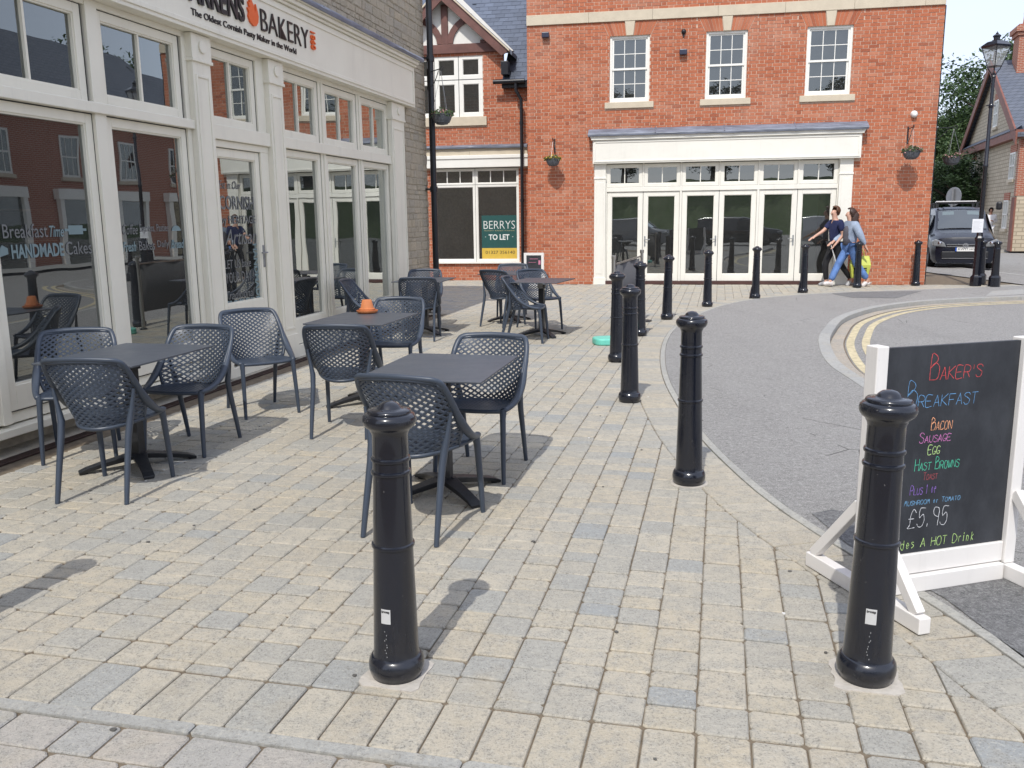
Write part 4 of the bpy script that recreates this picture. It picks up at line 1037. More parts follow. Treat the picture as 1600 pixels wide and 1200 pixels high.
# ---------------------------------------------------------------- brick terrace across the road (reflected in the bakery glass)
oo = nd(15.6, 39.6); oz = bkz - math.pi
op = thing('brick_terrace', 'red brick terrace across the road, mirrored in the bakery windows', 'building', (oo.x, oo.y, 0), oz)
m = MB(); m.box(0, 22, 0, 9, -.1, 6.1); m.build('wall', M['brick_tex'], op)
m = MB(); m.add([(-.4,-.4,6.05),(22.4,-.4,6.05),(22.4,4.5,9.8),(-.4,4.5,9.8)], [(0,1,2,3)]); m.add([(22.4,9.4,6.05),(-.4,9.4,6.05),(-.4,4.5,9.8),(22.4,4.5,9.8)], [(0,1,2,3)]); m.build('roof', M['slate_tex'], op)
for i in range(6):
    x = 1.2 + i*3.6
    m = MB(); m.frame(x, x+1.0, 3.4, 5.0, .08, -.04, .02); m.box(x+.08,x+.92,-.03,.0,4.17,4.23); m.box(x+.32,x+.345,-.03,0,3.48,4.92); m.box(x+.655,x+.68,-.03,0,3.48,4.92); o = m.build('window', M['white'], op)
    MB().box(x+.06, x+.94, -.015, -.005, 3.46, 4.94).build('pane', M['glass_sash'], o)
    MB().box(x-.12, x+1.12, -.1, 0, 3.25, 3.398).build('sill', M['cast_stone'], o)
    m = MB(); m.box(x-.5, x+1.6, -.25, -.01, 2.55, 2.95); m.box(x-.45,x-.2,-.2,-.01,-.1,2.548); m.box(x+1.25,x+1.5,-.2,-.01,-.1,2.548); d_ = m.build('shopfront', M['white'], op)
    MB().box(x-.199, x+1.249, -.06, -.01, 0, 2.54).build('pane', M['glass_sash'], d_)
sheet('far_footpath', [tuple(nd(15.6,38)[:2]), tuple(nd(13.2,38)[:2]), tuple(nd(13.2,8)[:2]), tuple(nd(15.6,8)[:2])][::-1], .03, M['kerb'])
# ================================================================ STREET FURNITURE
# ---- bollards
def bollard_prof():
    p = [(.088,0),(.090,.012),(.0945,.018),(.0985,.034),(.0995,.05),(.0965,.068),(.089,.080),(.083,.086),(.0805,.093),(.0795,.12)]
    def r(z): return .0795 + (.0625-.0795)*(z-.12)/(.78-.12)
    for z0 in (.500, .765, .812):
        p += [(r(z0)-.0004, z0-.009),(r(z0)+.0045,z0-.006),(r(z0)+.0062,z0),(r(z0)+.0045,z0+.006),(r(z0)-.0006,z0+.009)]
    p += [(.0615,.83),(.061,.895),(.064,.905),(.068,.912),(.070,.918),(.082,.926),(.0895,.937),(.092,.950),(.0895,.963),(.081,.972),(.076,.973),(.074,.974),(.0745,.981),(.070,.986),(.054,.988),(.044,.989),(.041,.992),(.035,1.001),(.024,1.009),(.010,1.013),(0,1.0135)]
    return p
BPROF = bollard_prof()
def make_bollard():
    t = thing('bollard', '', 'bollard', group='black bollards along the pavement edge')
    z1 = [q for q in BPROF if q[1] <= .832]; z2 = [q for q in BPROF if q[1] >= .83]
    a = [q for q in BPROF if q[1] <= .087]; b = [q for q in BPROF if .085 <= q[1] <= .8305]; c = [q for q in BPROF if q[1] >= .83]
    MB().lathe(a, 40).build('base', M['black_iron'], t, smooth=60)
    MB().lathe(b, 40).build('shaft', M['black_iron'], t, smooth=35)
    MB().lathe(c, 40).build('cap', M['black_iron'], t, smooth=60)
    return t
def sticker(t, az):
    """small white maker's label wrapped on the shaft, facing local angle az"""
    m = MB(); z0, z1 = .228, .282; n = 6; vs = []
    for k in range(n+1):
        a = az - .23 + .46*k/n
        for z in (z0, z1): r = .0795 + (.0625-.0795)*(z-.12)/(.66) + .0006; vs.append((r*math.cos(a), r*math.sin(a), z))
    m.add(vs, [(2*k, 2*k+2, 2*k+3, 2*k+1) for k in range(n)]); s = m.build('sticker', M['sticker'], t, smooth=True)
    rr = .0795 - .017*(.272-.12)/.66 + .0013
    tx = text('broxap', M['black_txt'], s, -.0145, .0145, .2665, .2785, 0, .0004, bold=.03)
    tx.rotation_euler = (0, 0, az+math.pi/2); tx.location = (rr*math.cos(az)*1.0, rr*math.sin(az)*1.0, 0)
    d = MB()
    for z in [.20,.186,.172,.166,.15,.142,.13,.12,.105]:
        a = az + R.uniform(-.06,.06); r = .0795 - .017*(z-.12)/.66 + .001
        d.lathe([(R.uniform(.0008,.0014),-.002),(.0006,.001),(0,.003)], 5, (r*math.cos(a), r*math.sin(a), z))
    d.build('paint_specks', M['sticker'], s, kind='stuff')
BOL = [((-.425,2.875), -1.6, .4, .985, 'black bollard on the open paving in front of the slatted dining table, with maker sticker'),
       ((1.19,2.72), 1.2, -.4, 1.016, 'black bollard in front of the chalkboard menu, with maker sticker'),
       ((1.05,5.00), .2, 0, 1.038, 'black bollard at the kink of the tarmac edge, standing alone between table and road'),
       ((1.02,7.40), .6, 0, 1.018, 'black bollard overlapping another one behind it, beside the turquoise block'),
       ((1.17,9.57), .9, .4, 1.0, 'black bollard half hidden behind the front bollard of the overlapping pair'),
       ((1.74,11.71), -.4, 0, 1.0, 'black bollard in front of the steel barrier post'),
       ((2.44,13.59), 1.2, 0, 1.0, 'black bollard before the second door of the white shopfront'),
       ((3.49,15.46), .8, 0, 1.0, 'black bollard before the third door of the white shopfront'),
       ((4.75,16.92), .7, 0, 1.0, 'black bollard with a dark fin at its foot, before the fourth shop door'),
       ((6.06,18.06), .6, 0, 1.0, 'black bollard with a dark fin at its foot, by the walking boy'),
       ((7.61,19.17), .8, 0, 1.0, 'black bollard covering the yellow bag and the walking woman'),
       ((9.04,19.49), .8, 0, 1.0, 'black bollard against the corner of the brick building')]
proto = make_bollard()
BO = []
for i, ((x, y), tx, ty, h, lab) in enumerate(BOL):
    if i: k_ = 1+.10/math.hypot(x, y); x *= k_; y *= k_              # from the front of the foot to its axis
    o = proto if i == 0 else dup(proto, (x, y, 0), 0)
    if i == 0: lab = 'black bollard in front of the empty table and its two chairs, with white sticker'
    if i == 1: lab = 'black bollard in front of the chalkboard menu, with white sticker'
    o['label'] = lab; o.location = (x, y, 0); o.scale = (1, 1, h); BO.append(o)
    o.rotation_euler = (0, rad(.9 if i == 1 else .5 if i == 0 else R.uniform(-.8,.8)), R.uniform(0, 6) if i > 1 else 0)
    if i in (8, 9): o.rotation_euler = (0, 0, .2)
    if i < 3:                                                        # mortar haunching round the foot
        mb = MB(); P = []; n = 28
        for k in range(n):
            a = 2*math.pi*k/n; s = .112/max(abs(math.cos(a)), abs(math.sin(a)))*R.uniform(.94,1.04) if i < 2 else .112*R.uniform(.95,1.06)
            P.append((math.cos(a)*s, math.sin(a)*s))
        mb.slab(P, -.01, .0035); q = mb.build('mortar_bed', M['collar'], pav, loc=(x, y, 0)); q.rotation_euler = (0, 0, -AZB)
# one more bollard left of the view: only its shadow falls into it
dup(proto, (-2.30, 3.17, 0), 1.0, 'black bollard casting a lone shadow on the paving in front of the bakery')
for i in (0, 1): sticker(BO[i], rad(-108) if i == 0 else rad(-112))
for i in (8, 9):
    f = MB(); f.prism([(-.125,0),(-.02,0),(-.02,.33),(-.05,.31),(-.095,.2)], -.012, .012); f.build('fin', M['black_iron'], BO[i])
# octagonal-footed bollards by the lamp post
def oct_bollard(x, y, lab):
    t = thing('bollard', lab, 'bollard', (x, y, 0), group='black bollards with square feet by the lamp post')
    MB().lathe([(.12,0),(.12,.20),(.10,.235),(.085,.25)], 8, a0=math.pi/8).build('base', M['black_iron'], t)
    MB().lathe([(.082,.25),(.066,.80),(.07,.81),(.066,.82),(.062,.90),(.085,.925),(.09,.945),(.08,.965),(.03,.985),(0,.995)], 24).build('shaft', M['black_iron'], t, smooth=50)
oct_bollard(10.57, 19.07, 'black bollard with faceted foot standing alone beside the road')
oct_bollard(10.62, 19.75, 'black bollard with faceted foot close behind the lamp post')
# ---- lamp post
BI = M['black_iron']
lp = thing('lamp_post', 'tall black lamp post with glazed lantern on top', 'lamp post', (10.28, 19.3, 0), rad(20))
MB().lathe([(.125,0),(.125,.2),(.098,.23),(.09,.25)], 8, a0=math.pi/8).build('base', BI, lp)
MB().lathe([(.082,.25),(.082,.98),(.10,1.0),(.10,1.05),(.075,1.09),(.065,1.12),(.07,1.13),(.055,1.20),(.048,1.25)], 8, a0=math.pi/8).build('pedestal', BI, lp)
MB().lathe([(.046,1.25),(.043,2.55),(.053,2.56),(.053,2.60),(.041,2.62),(.034,4.50)], 16).build('shaft', BI, lp, smooth=50)
c = MB(); c.lathe([(.036,3.78),(.048,3.79),(.048,3.86),(.036,3.87)], 16); c.tube([(-.12,0,3.83),(.12,0,3.83)], .012, 8); c.build('ladder_bar', BI, lp, smooth=50)
c = MB()
for sx, sy in ((1,1),(1,-1),(-1,1),(-1,-1)): c.tube([(.018*sx,.018*sy,4.42),(.04*sx,.04*sy,4.50),(.075*sx,.075*sy,4.57),(.09*sx,.09*sy,4.62)], .010, 6)
c.box(-.10,.10,-.10,.10,4.615,4.635); c.lathe([(.04,4.40),(.05,4.42),(.04,4.45)], 12); c.build('cradle', BI, lp)
b0, b1, z0, z1 = .095, .19, 4.635, 5.02
c = MB()
for sx, sy in ((1,1),(1,-1),(-1,1),(-1,-1)): c.beam((b0*sx,b0*sy,z0),(b1*sx,b1*sy,z1), .018, .018)
for s in (-1, 1): c.beam((-b1,s*b1,z1),(b1,s*b1,z1),.022,.03); c.beam((s*b1,-b1,z1),(s*b1,b1,z1),.022,.03)
c = c.build('lantern_frame', BI, lp)
for a in range(4):
    ca, sa = math.cos(a*math.pi/2), math.sin(a*math.pi/2); rr = lambda x, y, z: (x*ca-y*sa, x*sa+y*ca, z)
    MB().add([rr(-b0,-b0+.004,z0),rr(b0,-b0+.004,z0),rr(b1,-b1+.004,z1),rr(-b1,-b1+.004,z1)], [(0,1,2,3)]).build('pane', M['lamp_glass'], c)
MB().lathe([(.295,5.03),(.295,5.045),(.17,5.13),(.085,5.15),(.085,5.16)], 4, a0=math.pi/4).build('lantern_roof', BI, lp)
MB().lathe([(.06,5.155),(.062,5.21),(.078,5.22),(.08,5.245),(.05,5.27),(.025,5.28),(.03,5.295),(.01,5.31),(0,5.34)], 16).build('finial', BI, lp, smooth=50)
MB().lathe([(.022,4.64),(.04,4.70),(.045,4.82),(.03,4.90),(.0,4.93)], 10).build('lamp_bulb', flat('opal_bulb', (.7,.7,.66)), c)
nt_ = thing('paper_notice', 'white paper notice fixed to the lamp post', 'notice', (10.28, 19.3, 0), rad(-28))
MB().box(-.16, .055, -.068, -.064, 1.17, 1.46).build('sheet', flat('paper', (.72,.73,.76)), nt_)
m = MB()
for k in range(9): m.box(-.14, .03-R.uniform(0,.06), -.0695, -.0685, 1.20+k*.026, 1.206+k*.026)
m.build('print', flat('faint_print', (.5,.5,.53)), nt_, kind='stuff')

# ---- dining chairs
CM = M['chair']
def v3(*a): return Vector(a)
def spl(keys, t):
    """Catmull-Rom through a list of vectors, t in 0..1"""
    n = len(keys)-1; x = min(max(t, 0), 1)*n; i = min(int(x), n-1); f = x-i
    a, b, c, d = keys[max(i-1,0)], keys[i], keys[i+1], keys[min(i+2,n)]
    return .5*((2*b)+(c-a)*f+(2*a-5*b+4*c-d)*f*f+(3*b-a-3*c+d)*f**3)
LK = [v3(.203,-.010,.449), v3(.236,-.040,.535), v3(.247,-.108,.640), v3(.243,-.200,.748), v3(.214,-.268,.822)]
MK = [v3(0,-.205,.425), v3(0,-.232,.525), v3(0,-.254,.63), v3(0,-.276,.735), v3(0,-.300,.836)]
def back_pt(u, v):
    l, m = spl(LK, v), spl(MK, v); a = abs(u)
    return v3(u*l.x*(1+.10*(1-a)*a*2), m.y+(l.y-m.y)*a**2.1, m.z+(l.z-m.z)*a**2.0)
SLK = [v3(.203,-.010,.449), v3(.220,.10,.451), v3(.214,.205,.449)]
SMK = [v3(0,-.205,.425), v3(0,.02,.436), v3(0,.228,.446)]
def seat_pt(u, v):
    l, m = spl(SLK, v), spl(SMK, v); a = abs(u)
    return v3(u*l.x, m.y+(l.y-m.y)*a**2.4, m.z+(l.z-m.z)*a**2.0)
def lattice(P, nu, nv, wdt, thk, skip=None):
    mb = MB(); nrm = lambda u, v: (P(u+.02,v)-P(u-.02,v)).cross(P(u,min(v+.02,1))-P(u,max(v-.02,0))).normalized()
    for fam in (1, -1):
        for k in range(-nv, nu+nv+1):
            pts = []
            steps = nv*2
            for s in range(steps+1):
                V = s/steps*nv; U = k + fam*V if fam > 0 else k - V + 0
                U = k + (V if fam > 0 else -V)
                if -.001 <= U <= nu+.001: pts.append((U/nu*2-1, V/nv))
            if len(pts) < 2: continue
            vs = []
            for i, (u, v) in enumerate(pts):
                a = P(*pts[max(i-1,0)]); b = P(*pts[min(i+1,len(pts)-1)]); d = (b-a).normalized(); n = nrm(u, v); x = d.cross(n); c = P(u, v)
                vs += [c-x*wdt-n*thk, c+x*wdt-n*thk, c+x*wdt*.8+n*thk, c-x*wdt*.8+n*thk]
            m = len(pts); fs = [(i*4+j, i*4+(j+1)%4, i*4+4+(j+1)%4, i*4+4+j) for i in range(m-1) for j in range(4)]
            mb.add(vs, fs)
    return mb
def make_chair():
    t = thing('chair', '', 'chair', group='grey lattice chairs at the pavement tables')
    lattice(back_pt, 11, 13, .0060, .005).build('backrest', CM, t)
    lattice(seat_pt, 12, 13, .0088, .005).build('seat', CM, t)
    # rim: from front corner up the side, over the top and down again
    half = [v3(.217,.215,.452), v3(.239,.135,.463), v3(.251,.055,.490), v3(.255,-.018,.534), v3(.254,-.085,.596), v3(.251,-.145,.670), v3(.246,-.205,.752), v3(.233,-.245,.808), v3(.212,-.272,.832), v3(.16,-.288,.840)]
    full = half + [v3(0,-.302,.846)] + [v3(-p.x,p.y,p.z) for p in reversed(half)]
    pts = [spl(full, i/56) for i in range(57)]
    rr = []
    for p in pts: k = max(0, min(1, (p.z-.45)/.2)); rr.append(.0205 + .0075*math.sin(min(k,1)*3.14)*(1 if p.z < .66 else 0) if p.z < .7 else .018)
    r = MB(); r.tube(pts, rr, 8, flat=(1.0,.78)); r.build('rim', CM, t, smooth=True)
    s = MB(); rim = [seat_pt(1, v/8) for v in range(9)]; front = [seat_pt(1-2*k/10, 1) for k in range(1, 10)]; l = [seat_pt(-1, 1-v/8) for v in range(9)]; back = [seat_pt(-1+2*k/10, 0) for k in range(1, 10)]
    loop = rim + front + l + back + [rim[0]]
    s.tube([p-v3(0,0,.004) for p in loop], .0135, 8, caps=False)
    for sg in (-1, 1):                                                       # inner edge of the shell beside the side opening
        s.tube([v3(sg*back_pt(1, k/10).x, back_pt(1, k/10).y, back_pt(1, k/10).z) for k in range(0, 11)], .011, 6)
    s.tube([v3(0,0,0)+back_pt(-1+2*k/12, .99) for k in range(13)], .012, 6)
    s.build('seat_frame', CM, t, smooth=True)
    for sg in (-1, 1):
        a = MB(); a.tube([v3(sg*.212,.200,.452), v3(sg*.214,.215,.40), v3(sg*.222,.240,.15), v3(sg*.226,.252,0)], [.027,.022,.0185,.0155], 10, flat=(1,.85)); a.build('leg', CM, t, smooth=60)
        b = MB(); b.tube([v3(sg*.243,-.17,.655), v3(sg*.226,-.172,.56), v3(sg*.208,-.180,.465), v3(sg*.203,-.205,.38), v3(sg*.206,-.268,.15), v3(sg*.208,-.305,0)], [.010,.015,.023,.022,.0185,.0155], 10, flat=(1,.85)); b.build('leg', CM, t, smooth=60)
    return t
CH = make_chair()
# x, y, facing azimuth (clockwise from +Y), label
CHAIRS = [(-2.42,5.13,4,'grey lattice chair seen from behind at the table beside the bakery window'),
          (-3.04,5.98,160,'grey lattice chair between the bakery window and the first table, facing the camera'),
          (-2.31,6.10,190,'grey lattice chair facing the first table, its slim legs towards the bakery door'),
          (-2.14,7.30,146,'grey lattice chair standing alone in front of the bakery door, turned from the tables'),
          (-1.27,6.58,4,'grey lattice chair seen from behind at the table with the terracotta pot'),
          (-1.12,8.22,188,'grey lattice chair facing the terracotta pot from behind its table'),
          (-1.86,11.2,98,'dark grey lattice chair seen from the side against the folding doors'),
          (-.47,4.45,21,'grey lattice chair seen from behind at the empty table, partly covered by a bollard'),
          (-.20,5.42,197,'grey lattice chair on the road side of the empty table, seat towards it'),
          (-1.22,11.75,2,'grey lattice chair seen from behind near the bakery corner downpipe'),
          (-1.30,13.05,180,'grey lattice chair hidden behind the one by the corner downpipe'),
          (.20,11.42,102,'grey lattice chair seen from the side at the table before the letting board'),
          (.42,12.72,150,'grey lattice chair facing the camera at the table before the letting board'),
          (-.12,13.15,35,'grey lattice chair seen from behind in the farthest table group'),
          (.02,14.35,185,'grey lattice chair facing the camera at the farthest table')]
for i, (x, y, az, lab) in enumerate(CHAIRS):
    o = CH if i == 0 else dup(CH, (0,0,0), 0)
    o.location = (x, y, .001); o.rotation_euler = (0, 0, -rad(az)); o['label'] = lab
# ---- tables
def make_table():
    t = thing('table', '', 'table', group='charcoal tables on pedestal feet')
    a, b, c = .35, .45, .004
    MB().box(-a, a, -b, b, .748, .760).build('table_top', M['table'], t, bevel=.003)
    p = MB(); p.lathe([(.050,.06),(.050,.66)], 4, a0=math.pi/4); p.build('column', M['iron_matt'], t, bevel=.003)
    k = MB(); k.box(-.045,.045,-.05,.05,.655,.70).box(-.18,.18,-.05,.05,.735,.7475).box(-.05,.05,-.2,.2,.728,.742); k.build('bracket', M['iron_matt'], t, bevel=.003)
    k = MB(); k.box(-.035,.035,-.065,-.052,.655,.735).box(-.012,.022,-.085,-.062,.70,.725); k.build('tilt_catch', M['steel'], t, bevel=.003)
    for q in range(4):
        A = math.pi/4 + q*math.pi/2; d = v3(math.cos(A), math.sin(A), 0); x = v3(-d.y, d.x, 0); vs = []
        prof = [(.02,.095,.055,.035),(.10,.083,.045,.035),(.22,.062,.038,.032),(.32,.038,.036,.026),(.365,.020,.038,.02)]
        for r, z, wd_, th in prof: vs += [d*r+x*wd_+v3(0,0,z), d*r-x*wd_+v3(0,0,z), d*r-x*wd_*.8+v3(0,0,max(z-th,0)), d*r+x*wd_*.8+v3(0,0,max(z-th,0))]
        m = len(prof); fs = [(i*4+j, i*4+4+j, i*4+4+(j+1)%4, i*4+(j+1)%4) for i in range(m-1) for j in range(4)] + [(0,1,2,3), tuple(m*4-1-j for j in range(4))]
        f = MB(); f.add(vs, fs); f.lathe([(.022,0),(.022,.012)], 10, (d.x*.335, d.y*.335, 0)); f.build('foot', M['iron_matt'], t, bevel=.004)
    return t
TB = make_table()
TABLES = [(-2.50,5.62,13,'charcoal table beside the large bakery window, three chairs around it'),
          (-1.29,7.55,13,'charcoal table carrying the terracotta pot'),
          (-.40,4.98,13,'empty charcoal table behind the sticker bollard, nearest the road'),
          (.42,11.95,20,'charcoal table in front of the letting board, seen nearly edge on'),
          (-.03,13.75,20,'charcoal table hidden among the farthest chairs'),
          (-1.22,12.38,10,'charcoal table behind the chair at the bakery corner')]
for i, (x, y, az, lab) in enumerate(TABLES):
    o = TB if i == 0 else dup(TB, (0,0,0), 0)
    o.location = (x, y, .001); o.rotation_euler = (0, 0, -rad(az)); o['label'] = lab
# terracotta pot upside down on its saucer
px = ground(574, 489, .762)
pt = thing('plant_pot', 'terracotta pot turned upside down on a saucer on the table', 'plant pot', (px.x, px.y, .762))
MB().lathe([(.078,0),(.095,.012),(.098,.026),(.092,.026),(.088,.014),(.0,.012)], 32).build('saucer', M['terracotta'], pt, smooth=50)
MB().lathe([(.072,.016),(.074,.042),(.062,.045),(.060,.05),(.043,.118),(.038,.122),(.012,.122),(.010,.115)], 32).build('pot', M['terracotta'], pt, smooth=50)

# ---- steel barrier posts with a banner
for i, (x, y, h, lab) in enumerate(((1.36,11.55,1.10,'brushed steel barrier post next to the turquoise block'), (2.02,13.5,1.10,'brushed steel barrier post with dark round foot, behind the bollards'))):
    t = thing('barrier_post', lab, 'barrier post', (x, y, 0), group='steel cafe barrier posts')
    MB().lathe([(.17,0),(.17,.012),(.05,.022),(.03,.03)] if i else [(.05,0),(.05,.02),(.03,.03)], 28).build('base', M['iron_matt'], t, smooth=40)
    MB().lathe([(.024,.03),(.024,h-.05)], 20).build('tube', M['steel'], t, smooth=40)
    MB().lathe([(.03,h-.05),(.032,h-.035),(.032,h-.005),(.026,h)], 20).build('cap', M['steel'], t, smooth=40)
bn = thing('barrier_banner', 'grey cloth banner stretched between the two steel posts', 'banner', (0,0,0))
a, b = v3(1.39,11.60,0), v3(1.99,13.45,0); d = (b-a).normalized()
m = MB(); m.beam(a+v3(0,0,.985), b+v3(0,0,1.0), .022, .022); m.build('rail', M['steel'], bn)
nseg = 10; vs = []
for k in range(nseg+1):
    p = a + (b-a)*(k/nseg) + v3(d.y,-d.x,0)*.012*math.sin(k*1.7)
    vs += [p+v3(0,0,.26), p+v3(0,0,.975)]
m = MB(); m.add(vs, [(2*k,2*k+2,2*k+3,2*k+1) for k in range(nseg)])
o = m.build('cloth', flat('grey_cloth', (.10,.10,.105), .9), bn, smooth=True); s_ = o.modifiers.new('s', 'SOLIDIFY'); s_.thickness = .004
tq = thing('base_block', 'turquoise plastic block lying on the paving by the steel post', 'block', (1.235,11.06,0), rad(8))
P = []
for k in range(24):
    A = 2*math.pi*k/24; P.append((.19*(abs(math.cos(A))**.6)*(1 if math.cos(A) > 0 else -1), .17*(abs(math.sin(A))**.6)*(1 if math.sin(A) > 0 else -1)))
MB().slab(P, 0, .085).build('body', M['teal'], tq, bevel=.018)
MB().box(.02,.15,-.174,-.16,.03,.06).build('slot', flat('dark_turquoise', (.02,.20,.15)), tq)

# ---- chalkboards
STROKES = {'A':['00 26 40','12 32'],'B':['00 06 26 35 24 03','03 24 43 41 30 00'],'C':['45 36 16 04 02 10 30 41'],'D':['00 06 26 44 42 20 00'],'E':['46 06 00 40','03 33'],'F':['46 06 00','03 33'],
 'G':['45 36 16 04 02 10 30 42 22'],'H':['06 00','46 40','03 43'],'I':['26 20'],'K':['06 00','46 03 40'],'L':['06 00 40'],'M':['00 16 23 36 40'],'N':['00 06 40 46'],'O':['16 04 02 10 30 42 44 36 16'],
 'P':['00 06 36 45 44 33 03'],'R':['00 06 36 45 44 33 03','23 40'],'S':['45 36 16 05 14 33 42 30 10 01'],'T':['06 46','26 20'],'U':['06 02 10 30 42 46'],'W':['06 10 24 30 46'],'Y':['06 23 46','23 20'],
 '5':['46 16 13 34 42 30 10 01'],'9':['43 33 14 16 36 45 43 40'],'1':['15 26 20'],'.':['20 21'],"'":['26 24'],'$':['45 36 26 14 11 00 40','03 33'],
 'a':['34 14 02 10 30 34 30'],'c':['33 24 13 11 20 31'],'o':['24 12 20 32 24'],'n':['14 10','13 24 33 30'],'l':['26 20'],'u':['14 11 20 30 34 30'],'d':['36 30 10 02 14 33'],'e':['12 32 33 24 13 11 20 31'],'s':['34 14 13 32 31 10'],'r':['14 10','13 24 34'],'i':['24 20','26 25'],'k':['16 10','34 12 30'],'f':['35 26 15 10','04 34'],'t':['26 21 30','14 34']}
def chalk(parent, s, x0, x1, z0, h, mat, y, cap=1.0, wd_=.0024, sc_caps=False):
    """hand-drawn chalk letters; first letters of words larger when cap > 1"""
    adv = []; big = True
    for c in s:
        if c == ' ': adv.append((c, .62, 1)); big = True; continue
        k = cap if (big and cap != 1) else 1
        adv.append((c, (.72 if c.upper() == c else .62)*(k**.5)*(.45 if c in "I1l.'i" else 1)*1.0, k)); big = False
    tot = sum(a for _, a, _ in adv) + .22*len(adv); sx = (x1-x0)/tot; x = x0; mb = MB()
    for c, a, k in adv:
        for st in STROKES.get(c, STROKES.get(c.upper(), [])):
            raw = [v3(float(q[0])/4, 0, float(q[1])/6) for q in st.split()]
            pts = raw if len(raw) < 4 else [spl(raw, i/(len(raw)*3)) for i in range(len(raw)*3+1)]
            jz = R.uniform(-.03,.03)
            P = [v3(x + p.x*sx*a + p.z*h*.08 + R.uniform(-.0006,.0006), y, z0 + (p.z+jz)*h*k + R.uniform(-.0006,.0006)) for p in pts]
            for p, q in zip(P, P[1:]):
                d = q-p
                if d.length < 1e-5: continue
                n = v3(-d.z, 0, d.x).normalized()*wd_*R.uniform(.35,.62); d = d.normalized()*wd_*.3; yy = v3(0, R.uniform(-.0003,.0003), 0)
                mb.add([p-d-n+yy, q+d-n+yy, q+d+n+yy, p-d+n+yy], [(0,1,2,3)])
        x += sx*(a+.22)
    return mb.build('chalk_writing', mat, parent, kind='stuff')
ck_ = lambda n, c: plain('chalk_'+n, c, .95, .35, 90)
a_, b_ = v3(1.475,3.465,0), v3(2.185,3.67,0)
sgv = b_-a_; saz = math.atan2(sgv.y, sgv.x)
sg = thing('chalkboard_sign', 'large standing chalkboard menu in a white timber frame, price 5.95', 'sign', a_, saz)
Wd = sgv.length; ZB, ZT = .30, 1.07
bw_ = M['board_white']
TL = rad(0)
def sgpart(mb, name, mat=bw_, bv=.004): return mb.build(name, mat, sg, bevel=bv)
sgpart(MB().box(-.028,.028,-.035,.035,.072,1.078), 'upright'); sgpart(MB().box(Wd-.028,Wd+.028,-.035,.035,.072,1.078), 'upright')
sgpart(MB().box(.030,Wd-.030,-.024,.026,.082,.172), 'rail'); sgpart(MB().box(.036,Wd-.036,-.045,.028,.004,.078), 'rail')
brd = MB().box(.029,Wd-.029,-.012,.010,.174,1.066).build('board', M['chalkboard'], sg)
for x in (0, Wd):
    sgpart(MB().box(x-.027,x+.027,-.37,.36,.004,.070), 'foot')
    for s in (-1, 1): m = MB(); m.beam((x, s*.33, .07), (x, s*.036, .40), .046, .04, up=(1,0,0)); sgpart(m, 'brace')
yb = -.0128
L_ = Wd
def X(f): return .029 + f*(Wd-.058)
for s, f0, f1, z0, h, mat, cap in (("BAKER'S", .33,.73,.922,.052,ck_('red',(.58,.075,.08)),2.0), ('BREAKFAST',.18,.71,.810,.048,ck_('blue',(.12,.29,.52)),2.3),
      ('BACON',.37,.53,.708,.034,ck_('peach',(.70,.33,.18)),1.5), ('SAUSAGE',.29,.53,.657,.028,ck_('pink',(.50,.17,.40)),1.5), ('EGG',.36,.455,.604,.032,ck_('lime',(.46,.66,.26)),1.2),
      ('HAST BROWNS',.27,.61,.537,.032,ck_('green',(.07,.43,.28)),1.6), ('TOAST',.34,.45,.494,.022,ck_('dullred',(.28,.065,.075)),1.4), ('PLUS 1 of',.25,.45,.432,.028,ck_('violet',(.21,.12,.40)),1.4),
      ('BEANS MUSHROOM or TOMATO',.07,.64,.387,.018,ck_('skyblue',(.13,.28,.44)),1.2), ('$5.95',.25,.56,.286,.080,ck_('white',(.58,.59,.61)),1), ('Includes A HOT Drink',.05,.78,.194,.038,ck_('yellowgreen',(.43,.63,.22)),1.0)):
    chalk(brd, s, X(f0), X(f1), z0, h, mat, yb, cap)
sb = thing('chalkboard_sign', 'small white framed chalkboard standing against the brick wall behind the tables', 'sign', (.56,21.0,0), BRX)
m = MB(); m.frame(-.24,.24,.0,.78,.06,-.02,.02); m.build('frame', M['board_white'], sb)
MB().box(-.18,.18,-.01,.01,.06,.72).build('board', M['chalkboard'], sb)
MB().box(-.22,-.16,-.02,.30,0,.05).box(.16,.22,-.02,.30,0,.05).build('foot', M['board_white'], sb)
m = MB(); m.box(-.1,.1,-.013,-.0105,.63,.64).box(-.13,.05,-.013,-.0105,.55,.557).box(.11,.16,-.013,-.0105,.5,.6); m.build('chalk_writing', ck_('rose',(.55,.2,.3)), sb, kind='stuff')

# ---- fittings on the brick wall
def on_brick(t, z, off=0): p = WALLB + BX*t - BY*off; return (p.x, p.y, z)
for t, z, lab in ((-1.15,5.76,'small dark floodlight high on the brick wall left of the windows'.replace(' left of the windows', ' above the hanging basket')), (2.0,5.25,'small dark floodlight between two sash windows')):
    o = thing('floodlight', lab, 'light', on_brick(t, z), BRX)
    MB().box(-.05,.05,-.02,0,-.03,.03).build('bracket', M['iron_matt'], o)
    m = MB(); m.prism([(-.085,-.06),(.085,-.06),(.085,.06),(-.085,.06)], -.13, -.02); m.build('body', flat('dark_housing', (.03,.033,.06), .35), o, bevel=.015)
o = thing('alarm_sounder', 'small round dark fitting above the floodlight on the brick wall', 'alarm', on_brick(2.0, 5.70), BRX)
m = MB(); m.lathe([(.055,0),(.055,.03),(.04,.06),(0,.07)], 16); q = m.build('dome', M['iron_matt'], o, smooth=50); q.rotation_euler = (rad(90),0,0)
MB().box(-.02,.02,-.02,0,-.12,-.05).build('bracket', M['iron_matt'], o)
o = thing('security_camera', 'white dome security camera on the brick wall near its corner', 'camera', on_brick(7.03, 3.75), BRX)
